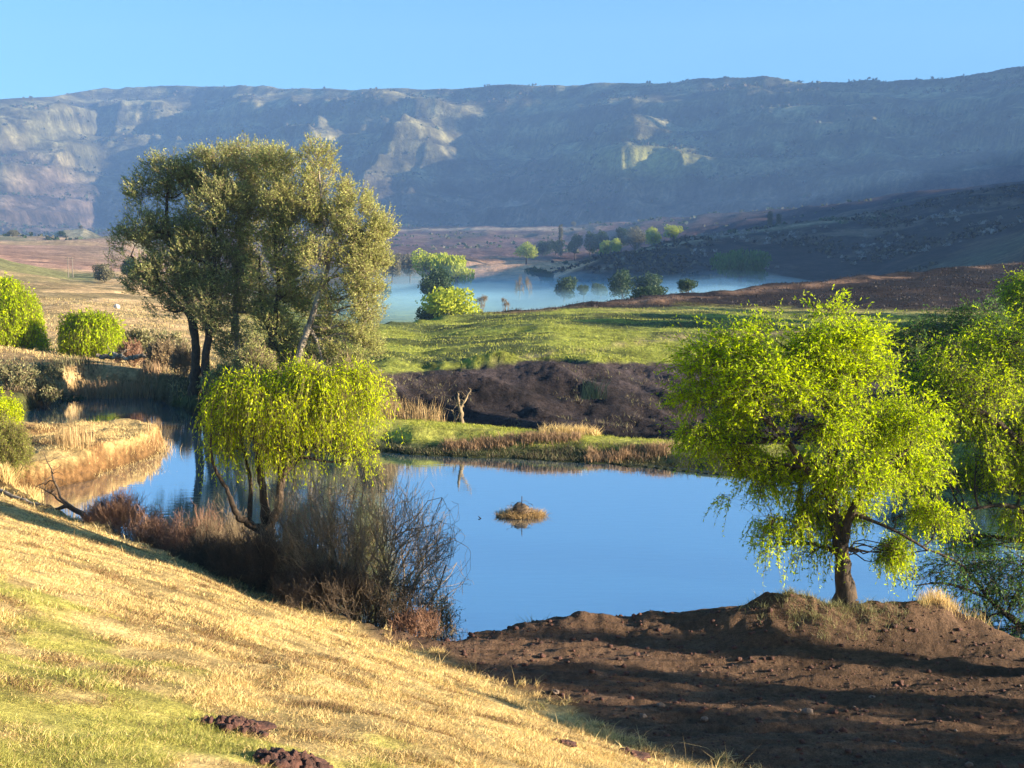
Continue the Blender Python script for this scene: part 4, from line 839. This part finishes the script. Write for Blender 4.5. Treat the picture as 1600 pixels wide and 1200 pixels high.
field('dry grass on the left bank and the pasture behind it', 'grass', 'bank_grass', (-40, 340), (58, 150), 60000, .22, .03, [M_STRAW, M_STRAW, M_SCRUB, M_GREY], lambda x, Y, z, px, py: z > .1, 405)
field('dead grass and brush on the shaded left bank', 'brush', 'bank_brush', (-20, 320), (57, 66), 16000, .5, .035, [M_SCRUB, M_SCRUB, M_GREY], lambda x, Y, z, px, py: (z > .05) & (fbm(x / 2.5, Y / 2.5, 3, 9) > -.1), 406, .3)
field('dark grass hanging over the front of the dam', 'grass', 'dam_front_grass', (560, 1100), (41, 45.5), 20000, .16, .018, [M_SCRUB, M_GREY, M_SCRUB], lambda x, Y, z, px, py: (z > .02) & (z < .5), 407)
def speckle(label, cat, name, pr, Yr, n, size, mats, cond, seed, quads=3):
    global rng
    rng = np.random.default_rng(seed); Y = rng.uniform(*Yr, n * 8); x = (rng.uniform(*pr, n * 8) - 800) / F * Y; z = H(x, Y); px, py = project(x, Y, z)
    k = np.where(cond(x, Y, z, px, py))[0][:n]; mb = MB(); C = np.repeat(np.c_[x, Y, z][k], quads, 0); s = np.repeat(size * rng.uniform(.5, 1.5, len(k)), quads)
    C = C + rng.normal(size=C.shape) * s[:, None] * np.array([.3, .3, .12]) + np.array([0, 0, 1]) * s[:, None] * .3
    c = rng.integers(0, len(mats), len(C))
    for i in range(len(mats)):
        q = c == i
        if q.any(): mb.leaves(C[q], rng.normal(size=(q.sum(), 3)), s[q], s[q] * .7, i)
    tag(mb.build(name, mats), label, cat, kind='stuff')
speckle('dark bushes dotted over the mountain face', 'scrub', 'mountain_scrub', (-50, 1650), (2350, 4400), 5000, 8, [M_DST, M_SCRUB], lambda x, Y, z, px, py: (fbm(x / 160, z / 22, 3, 12) > .12), 411, 4)
speckle('pale rocks scattered on the dark hillside', 'rocks', 'hillside_rocks', (1080, 1640), (620, 1000), 260, 2.6, [leaf_mat('pale_rock', (.30, .26, .23), (.18, .15, .14), 0)], lambda x, Y, z, px, py: (fbm(x / 30, Y / 30, 2, 13) > .3) & (py > 330), 412, 5)
speckle('brown scrub on the dark hillside', 'scrub', 'hillside_scrub', (860, 1640), (560, 1000), 2200, 2.4, [M_SCRUB, M_CHAR], lambda x, Y, z, px, py: (fbm(x / 40, Y / 60, 3, 14) > .0), 413, 4)
speckle('bushes scattered over the far plain', 'scrub', 'plain_scrub', (-40, 1400), (800, 2200), 1500, 4, [M_DST, M_DSTG], lambda x, Y, z, px, py: (fbm(x / 90, Y / 90, 3, 15) > .25), 414, 5)
# ------------------------------------------------------------------ earth clods, stones
M_SOIL = bark_mat('turned_soil', (.035, .014, .010), (.12, .05, .034), 12)
M_STONE = bark_mat('field_stone', (.09, .065, .05), (.22, .16, .12), 8)
def heap(label, px, Y, w_, n, seed, name='molehill', cat='soil heap', group='fresh soil heaps on the grass'):
    global rng
    rng = np.random.default_rng(seed); b = base(px, Y); mb = MB()
    mb.blob((b.x, b.y, b.z), (w_ * .6, w_ * .36, w_ * .10), .45, seed, seg=14, fq=3)
    for i in range(n):
        q = rng.normal(size=2) * w_ * np.array([.33, .19])
        q = np.clip(q, [-w_ * .62, -w_ * .36], [w_ * .62, w_ * .36]); r = rng.uniform(.25, .75) * w_ * .17
        x, y = b.x + q[0], b.y + q[1]; mb.blob((x, y, hz(x, y) + r * .5 + w_ * .11 * math.exp(-(q[0] / w_) ** 2 * 8 - (q[1] / w_) ** 2 * 20)), (r * rng.uniform(.8, 1.3), r, r * rng.uniform(.7, 1.1)), .45, seed + i, seg=6, fq=2.4)
    return tag(mb.build(name, [M_SOIL], None, False), label, cat, group)
heap('dark red-brown heap of clods alone in the middle of the grass', 370, 8.55, .40, 60, 3)
heap('dark red-brown scatter of clods at the bottom edge of the grass', 468, 7.6, .42, 90, 4)
heap('small brown clod patch on the grass edge beside the dug soil', 985, 13.6, .35, 22, 6)
heap('small brown clod patch on the straw slope near the bottom right', 880, 12.4, .22, 16, 8)
def scatter_stones():
    global rng
    rng = np.random.default_rng(31); mb = MB(); n = 0
    while n < 2600:
        Y = rng.uniform(14.6, 22.2); px = rng.uniform(600, 1640); x = (px - 800) / F * Y
        if (x + Y) * .7071 < 13.3 or sdf(np.array([x]), np.array([Y]))[0] < .2: continue
        r = .010 * rng.pareto(2.2) + .010; r = min(r, .05)
        mb.blob((x, Y, 0), (r * 1.3, r, r * .8), .35, n, 1 if rng.uniform() < .015 else 0, seg=4, fq=2.2); mb.V[-1][:, 2] += hz(x, Y) + r * .25; n += 1
    tag(mb.build('soil_clods', [M_SOIL, M_STONE]), 'clods and small stones strewn over the dug soil', 'soil', kind='stuff')
scatter_stones()
def rock(label, px, Y, w_, h_, seed, mat=M_STONE, name='boulder', group=None, sink=.25):
    b = base(px, Y); sc = Y / F; mb = MB(); mb.blob((b.x, b.y, b.z + h_ * sc * (.5 - sink)), (w_ * sc * .5, w_ * sc * .4, h_ * sc * .5), .38, seed, seg=10, fq=1.9)
    return tag(mb.build(name, [mat], None, False), label, 'rock', group)
rk = rock('grey boulder in the water off the tip of the spit', 291, 45.0, 34, 26, 3, sink=-.2)
rock('white stone lying on the tan pasture beyond the round willow', 183, 140, 9, 8, 5, leaf_mat('white_stone', (.7, .66, .6), (.6, .56, .5), 0), sink=0)
for i, (px, Y, w_, t) in enumerate([(1262, 17.3, 20, 'pale flat stone on the shaded dug soil at the right'), (912 + 120, 17.6, 14, 'grey stone half buried in the middle of the dug soil'), (1100, 17.2, 12, 'small pale stone right of the half-buried grey one'), (868, 18.3, 12, 'small stone where the dug soil meets the slope')]):
    rock(t, px, Y, w_, w_ * .6, 10 + i, group='stones on the dug soil')
for i, (px, Y, w_) in enumerate([(1040, 50, 20), (1010, 49.5, 16), (985, 50.5, 14), (1056, 52, 18), (1025, 53, 14)]):
    rock(['pale rock outermost right in the ravine', 'pale rock low in the ravine behind the dam', 'pale rock leftmost in the ravine', 'pale rock uppermost at right in the ravine', 'pale rock topmost in the ravine'][i], px, 55 + i, w_, w_ * .5, 30 + i, group='rocks in the ravine')
# dead stump on the dam
b = P(718, 660, 46.0)
log('forked dead stump standing behind the dam', [PP(722, 664, 47.2, .11), PP(720, 645, 47.2, .10), PP(717, 630, 47.2, .08), PP(716, 614, 47.2, .03)], 'stump', 'dead_stump', None, M_STEM,
    [[PP(720, 636, 47.2, .07), PP(727, 624, 47.2, .05), PP(736, 608, 47.2, .02)], [PP(714, 660, 47.2, .04), PP(706, 640, 47.2, .02)]])
# reed islet with a nest in the pond
cx, cy_ = Z0(815, 806)
root = empty('nest_islet', (cx, cy_, 0), 'brown nest on a little islet of dry reeds in the middle of the pond', 'nest')
rng = np.random.default_rng(9); mb = MB()
n = 1500; a = rng.uniform(0, 6.283, n); r_ = rng.uniform(0, 1, n) ** .5; B = np.c_[cx + np.cos(a) * r_ * .78, cy_ + np.sin(a) * r_ * .5, np.full(n, -.02)]
ln = np.c_[np.cos(a), np.sin(a), np.zeros(n)] * .12 + rng.normal(size=(n, 3)) * .09; ln[:, 2] = -.02
mb.blades(B, .13 + .2 * (1 - r_) + .1 * rng.uniform(size=n) * (rng.uniform(size=n) < .3) , ln, .014); mb.build('reeds', [M_REED], root)
mb = MB(); mb.blob((cx, cy_, .16), (.30, .24, .27), .25, 4, seg=8)
e = np.array([cx, cy_, .2]) + rng.normal(size=(120, 3)) * np.array([.15, .12, .09]); mb.tubes(curve(e, e + rng.normal(size=(120, 3)) * np.array([.16, .14, .06]), 4, .1), .007, 3); mb.build('nest', [M_TWIG], root)
mb = MB(); mb.tubes([[(cx, cy_, .1), (cx + .005, cy_, .4), (cx + .01, cy_, .62)]], .014, 5); mb.build('stick', [M_BARK], root)
sx, sy = Z0(750, 810); mb = MB(); mb.tubes(np.array([(sx - .05, sy + .06, .05), (sx, sy, .02), (sx + .06, sy - .06, -.02)]), [.012, .018, .01], 6)
tag(mb.build('floating_stick', [M_BARK]), 'short dark stick floating left of the nest islet', 'stick')
# ------------------------------------------------------------------ distant trees
def far_tree(label, px, py0, w_, h_, Y, mat, seed, group, kind='round', z=None, trunk=.12, cat='tree'):
    """py0: picture row of the crown top"""
    global rng
    rng = np.random.default_rng(seed); top = P(px, py0, Y); x = top.x; g = hz(x, Y); sc = Y / F; W = w_ * sc; Hh = max(top.z - g, h_ * sc)
    root = empty('distant_tree', (x, Y, g), label, cat, group)
    mt = MB(); mt.tubes([[(x, Y, g - .5), (x + W * .02, Y, g + Hh * .3), (x - W * .02, Y, g + Hh * .75)]], [W * .045, W * .035, W * .015], 6)
    ch = h_ * sc; cz = g + Hh - ch * .5; mb = MB()
    nb = 9 if kind != 'poplar' else 5
    cs = np.c_[rng.uniform(-.33, .33, nb) * W, rng.uniform(-.3, .3, nb) * W, rng.uniform(-.28, .30, nb) * ch]
    cs[0] = (0, 0, .2 * ch)
    if kind == 'poplar': cs = np.c_[np.zeros((nb, 2)), np.linspace(-.4, .35, nb) * ch]
    for c in cs:
        c = c + np.array([x, Y, cz]); R_ = np.array([W * .26, W * .26, ch * .27])
        if kind == 'poplar': R_ = np.array([W * .4, W * .4, ch * .2])
        n = 420 if kind != 'bare' else 40; d = nrm(rng.normal(size=(n, 3))); q = c + d * R_ * (rng.uniform(size=(n, 1)) ** .35) * (1 + .25 * vn(d[:, 0] * 3 + c[0], d[:, 2] * 3, seed))[:, None]
        ls = .075 * (W + ch) * .5 + .08
        if kind == 'droop': dd = nrm(rng.normal(size=(n, 3)) * .35 + np.array([0, 0, -1.]))
        else: dd = rng.normal(size=(n, 3))
        if kind != 'bare': mb.leaves(q, dd, ls * rng.uniform(.5, 1.2, n) * (1.5 if kind == 'droop' else 1), ls * .5)
        mt.tubes(curve([(x, Y, g + Hh * .35)], [c], 5, .1), np.linspace(W * .02, W * .008, 5)[None], 4)
        if kind == 'bare':
            e = np.repeat(c[None], n, 0); mt.tubes(curve(e, q, 4, .1), W * .006, 3)
    mt.build('trunk', [M_TWIG if kind != 'bare' else M_STEM], root, True)
    if kind != 'bare': mb.build('crown', [mat], root)
G1, G2, G3 = 'trees standing in the valley mist', 'row of trees on the valley side', 'trees scattered on the left slopes'
far_tree('green tree lit from the right just behind the crest of the green field', 700, 450, 92, 62, 200, M_DST_LIT, 1, G1); 
far_tree('darker green bush on the left side of the lit crest tree', 676, 478, 50, 40, 205, M_DST, 2, G1)
far_tree('dark tree standing above the mist behind the lit crest tree', 685, 420, 62, 50, 300, M_DST, 3, G1)
far_tree('broad pale-lit willow above the mist, left half of the pair', 672, 392, 62, 46, 540, M_DST_LIT, 4, G1)
far_tree('broad pale-lit willow above the mist, right half of the pair', 712, 396, 66, 46, 520, M_DST_LIT, 5, G1, 'droop')
far_tree('faint blue tree in the mist beside the tall grove', 596, 440, 26, 26, 420, M_DST, 6, G1)
far_tree('bare grey trees in the valley beside the tall grove', 612, 396, 30, 36, 620, M_DSTG, 7, G1)
far_tree('small grey-green tree left of the pale-lit pair', 640, 396, 34, 34, 640, M_DSTG, 8, G1)
far_tree('bare dark bush in the mist right of the lit crest tree', 752, 460, 24, 26, 250, M_DST, 9, G1, 'bare')
far_tree('small bare bush in the mist, next one to the right', 790, 464, 18, 18, 260, M_DST, 10, G1, 'bare')
far_tree('thin bare poplar fading in the middle of the mist', 812, 436, 18, 40, 430, M_DST, 11, G1, 'bare')
far_tree('second thin bare poplar fading in the mist', 826, 440, 14, 36, 440, M_DST, 12, G1, 'bare')
far_tree('dark domed tree at the upper edge of the mist', 845, 418, 42, 24, 600, M_DST, 13, G1)
far_tree('dark rounded tree in the middle of the mist', 881, 432, 46, 34, 400, M_DST, 14, G1)
far_tree('small tree fading right of the rounded dark tree', 912, 446, 20, 18, 410, M_DST, 15, G1)
far_tree('faint tree left of the big dark pair in the mist', 938, 442, 26, 22, 430, M_DST, 16, G1)
far_tree('big dark tree in the mist, left one of the pair', 972, 421, 50, 46, 370, M_DST, 17, G1)
far_tree('big dark tree in the mist, right one of the pair', 1010, 426, 50, 42, 375, M_DST, 18, G1)
far_tree('low dark green bush along the burnt crest', 1012, 446, 64, 30, 235, M_DST, 19, G1)
far_tree('small gnarled tree on the crest of the burnt field', 1074, 434, 30, 22, 215, M_DST, 20, G1, 'round')
far_tree('large hazy green willow at the foot of the dark hill', 1156, 388, 84, 52, 560, leaf_mat('far_leaf_willow', (.12, .22, .05), (.06, .13, .035), .3), 21, G1, 'droop')
for i, (px, py, w_, h_, Y, m_, kd, t) in enumerate([
        (822, 376, 34, 30, 950, M_DST_LIT, 'round', 'single bright tree standing on the pink field'), (848, 378, 30, 24, 1050, M_DST, 'round', 'dark tree just right of the single bright tree'),
        (868, 380, 26, 24, 1040, M_DST, 'round', 'dark tree beside the tall bare poplar'), (876, 352, 9, 44, 1020, M_DSTG, 'poplar', 'tall thin grey poplar rising over the row'),
        (898, 366, 26, 30, 1000, M_DST, 'round', 'dark tree right of the thin grey poplar'), (922, 360, 28, 34, 1000, M_DST, 'round', 'dark tree third from the poplar'), (940, 358, 30, 36, 990, M_DST, 'round', 'dark tree with pale top near the middle of the row'),
        (945, 376, 20, 24, 930, M_DST_LIT, 'round', 'small bright tree, left one of the pair before the row'), (960, 371, 24, 28, 930, M_DST_LIT, 'round', 'small bright tree, right one of the pair before the row'), (970, 354, 26, 30, 1010, M_DST, 'round', 'dark tree behind the small bright pair'),
        (992, 352, 34, 34, 980, M_DSTG, 'round', 'grey-green tree with lit crown in the row'), (1021, 353, 30, 28, 960, M_DST_LIT, 'round', 'bright tree second from the right end of the row'), (1053, 351, 28, 22, 950, M_DST_LIT, 'round', 'bright tree at the right end of the row'),
        (1204, 330, 11, 22, 890, M_DSTG, 'poplar', 'grey tree on the hill crest, left of the two'), (1217, 334, 11, 18, 890, M_DSTG, 'poplar', 'grey tree on the hill crest, right of the two'), (896, 345, 8, 8, 1900, M_DSTG, 'round', 'tiny pale tree on the far lit strip')]):
    far_tree(t, px, py, w_, h_, Y, m_, 40 + i, G2, kd)
for i, (px, py, w_, h_, Y, m_, kd, t) in enumerate([(163, 418, 34, 30, 260, M_DSTG, 'round', 'brown bushy tree at the foot of the pink slope'), (205, 424, 34, 36, 330, M_DST, 'round', 'blue-green tree half hidden by the tall grove'), (238, 428, 34, 36, 330, M_DST, 'round', 'blue-green tree wholly behind the tall grove edge'),
        (98, 376, 14, 16, 900, M_DST, 'round', 'dark tree at the foot of the round hill'), (66, 380, 12, 10, 950, M_DSTG, 'round', 'grey tree on the smooth slope at the left'), (20, 388, 16, 10, 820, M_DSTG, 'round', 'low bush on the slope near the left edge'),
        (126, 352, 6, 6, 1330, M_DSTG, 'round', 'tiny tree on top of the round hill')]):
    far_tree(t, px, py, w_, h_, Y, m_, 70 + i, G3, kd)
# utility poles, fence posts, a grazing cow
M_WOOD = bark_mat('weathered_wood', (.12, .10, .08), (.26, .22, .18), 5)
for i, (px, t) in enumerate([(107, 'left one of two thin wooden poles on the pink slope'), (114, 'right one of two thin wooden poles on the pink slope')]):
    b = base(px, 330); rt = empty('utility_pole', b, t, 'pole', 'poles on the pink slope')
    mb = MB(); mb.tubes([[(b.x, b.y, b.z - .3), (b.x, b.y, b.z + 3), (b.x, b.y, b.z + 6)]], [.14, .12, .1], 6); mb.build('post', [M_WOOD], rt)
    mb = MB(); mb.tubes([[(b.x - .7, b.y, b.z + 5.6), (b.x, b.y, b.z + 5.62), (b.x + .7, b.y, b.z + 5.6)]], .06, 4); mb.build('crossarm', [M_WOOD], rt)
M_COW = leaf_mat('cow_hide', (.02, .016, .014), (.03, .022, .018), 0)
def cow(px, Y):
    b = base(px, Y); bm = [((0, 0, 1.15), .33), ((.5, 0, 1.2), .36), ((-.55, 0, 1.2), .36), ((-.95, 0, 1.15), .2), ((-1.25, 0, .75), .17), ((-1.42, 0, .42), .11), ((-1.5, 0, .3), .08)]
    me = bpy.data.meshes.new('cow'); vs = [Vector(p) for p, r in bm]; rr = [r for p, r in bm]; ed = [(0, 1), (0, 2), (2, 3), (3, 4), (4, 5), (5, 6)]
    for par, lx in ((1, .62), (2, -.6)):
        for sy_ in (-.2, .2):
            k = len(vs); vs += [Vector((lx, sy_, .75)), Vector((lx + .05, sy_, .4)), Vector((lx, sy_, .02))]; rr += [.14, .075, .06]; ed += [(par, k), (k, k + 1), (k + 1, k + 2)]
    k = len(vs); vs += [Vector((.95, 0, 1.2)), Vector((1.0, 0, .6))]; rr += [.05, .03]; ed += [(1, k), (k, k + 1)]
    k = len(vs); vs += [Vector((-1.2, .2, .9)), Vector((-1.2, -.2, .9))]; rr += [.04, .04]; ed += [(4, k), (4, k + 1)]
    me.from_pydata(vs, ed, []); ob = bpy.data.objects.new('cow', me); COL.objects.link(ob); ob.location = b
    md = ob.modifiers.new('skin', 'SKIN'); sk = me.skin_vertices[0].data if me.skin_vertices else None
    if sk is None:
        bpy.context.view_layer.objects.active = ob; sk = me.skin_vertices[0].data if me.skin_vertices else None
    if sk:
        for i, r in enumerate(rr): sk[i].radius = (r, r)
        sk[0].use_root = True
    ob.modifiers.new('sub', 'SUBSURF').levels = 1; me.materials.append(M_COW)
    tag(ob, 'small dark cow grazing on the misty valley floor beside the tall grove', 'cow')
cow(586, 300)
# ------------------------------------------------------------------ mist lying in the valley
def mist(name, label, top, y0, y1, s0, s1, dens):
    nx, ny = 60, 24; u = np.linspace(0, 1, nx); v = np.linspace(0, 1, ny); U, Vv = np.meshgrid(u, v)
    Y = y0 + (y1 - y0) * Vv; X = (s0 + (s1 - s0) * U) * Y
    e = np.minimum(ss(0, .18, U) * ss(0, .32, 1 - U), ss(0, .25, Vv) * ss(0, .45, 1 - Vv))
    tz = -9.5 + (top + 9.5 + 1.6 * ss(.10, .24, X / Y)) * e * (1 + (.10 + .05 * (top + 7)) * fbm(X / 45 + top, Y / 90 - top, 4, 5)); bz = np.full_like(tz, -10.5)
    V = np.concatenate([np.stack([X, Y, tz], -1).reshape(-1, 3), np.stack([X, Y, bz], -1).reshape(-1, 3)]); N = nx * ny
    idx = np.arange(N).reshape(ny, nx); q = np.stack([idx[:-1, :-1], idx[:-1, 1:], idx[1:, 1:], idx[1:, :-1]], -1).reshape(-1, 4)
    lo = q[:, ::-1] + N; edge = np.concatenate([idx[0, :], idx[1:, -1], idx[-1, ::-1][1:], idx[::-1, 0][1:-1]]); e2 = np.roll(edge, -1)
    sd_ = np.stack([edge, edge + N, e2 + N, e2], 1)
    m = bpy.data.materials.new(name); m.use_nodes = True; t = m.node_tree; t.nodes.remove(t.nodes['Principled BSDF'])
    pv = t.nodes.new('ShaderNodeVolumePrincipled'); pv.inputs['Color'].default_value = (.42, .76, 1, 1); pv.inputs['Density'].default_value = dens; pv.inputs['Anisotropy'].default_value = .1
    t.links.new(pv.outputs[0], t.nodes['Material Output'].inputs['Volume'])
    tag(mesh_np(name, V, [q, lo, sd_], [m]), label, kind='stuff')
for top, dn, t in [(-6.6, .005, 'lowest dense layer of blue mist on the valley floor'), (-5.4, .004, 'second layer of the valley mist'), (-4.3, .0025, 'third layer of the valley mist'), (-3.0, .0017, 'fourth layer of the valley mist'), (-1.4, .0010, 'fifth layer of the valley mist'), (1.2, .0006, 'thin upper veil of the valley mist')]:
    mist('mist', t, top, 215 + (top + 6) * 3, 660 + (top + 6.3) * 40, -.19, .36, dn)


# ------------------------------------------------------------------ air
def haze():
    V = [(x, y, z) for z in (-12.0, 1250.0) for x, y in ((-9000, -60), (9000, -60), (9000, 6300), (-9000, 6300))]
    q = [(0, 3, 2, 1), (4, 5, 6, 7), (0, 1, 5, 4), (1, 2, 6, 5), (2, 3, 7, 6), (3, 0, 4, 7)]
    m = bpy.data.materials.new('haze'); m.use_nodes = True; t = m.node_tree
    t.nodes.remove(t.nodes['Principled BSDF']); pv = t.nodes.new('ShaderNodeVolumePrincipled')
    pv.inputs['Color'].default_value = (.30, .54, 1, 1); pv.inputs['Density'].default_value = 1.35e-4
    t.links.new(pv.outputs[0], t.nodes['Material Output'].inputs['Volume'])
    ob = mesh_np('haze', V, [q], [m]); tag(ob, 'thin blue morning haze filling the valley', kind='stuff')
haze()
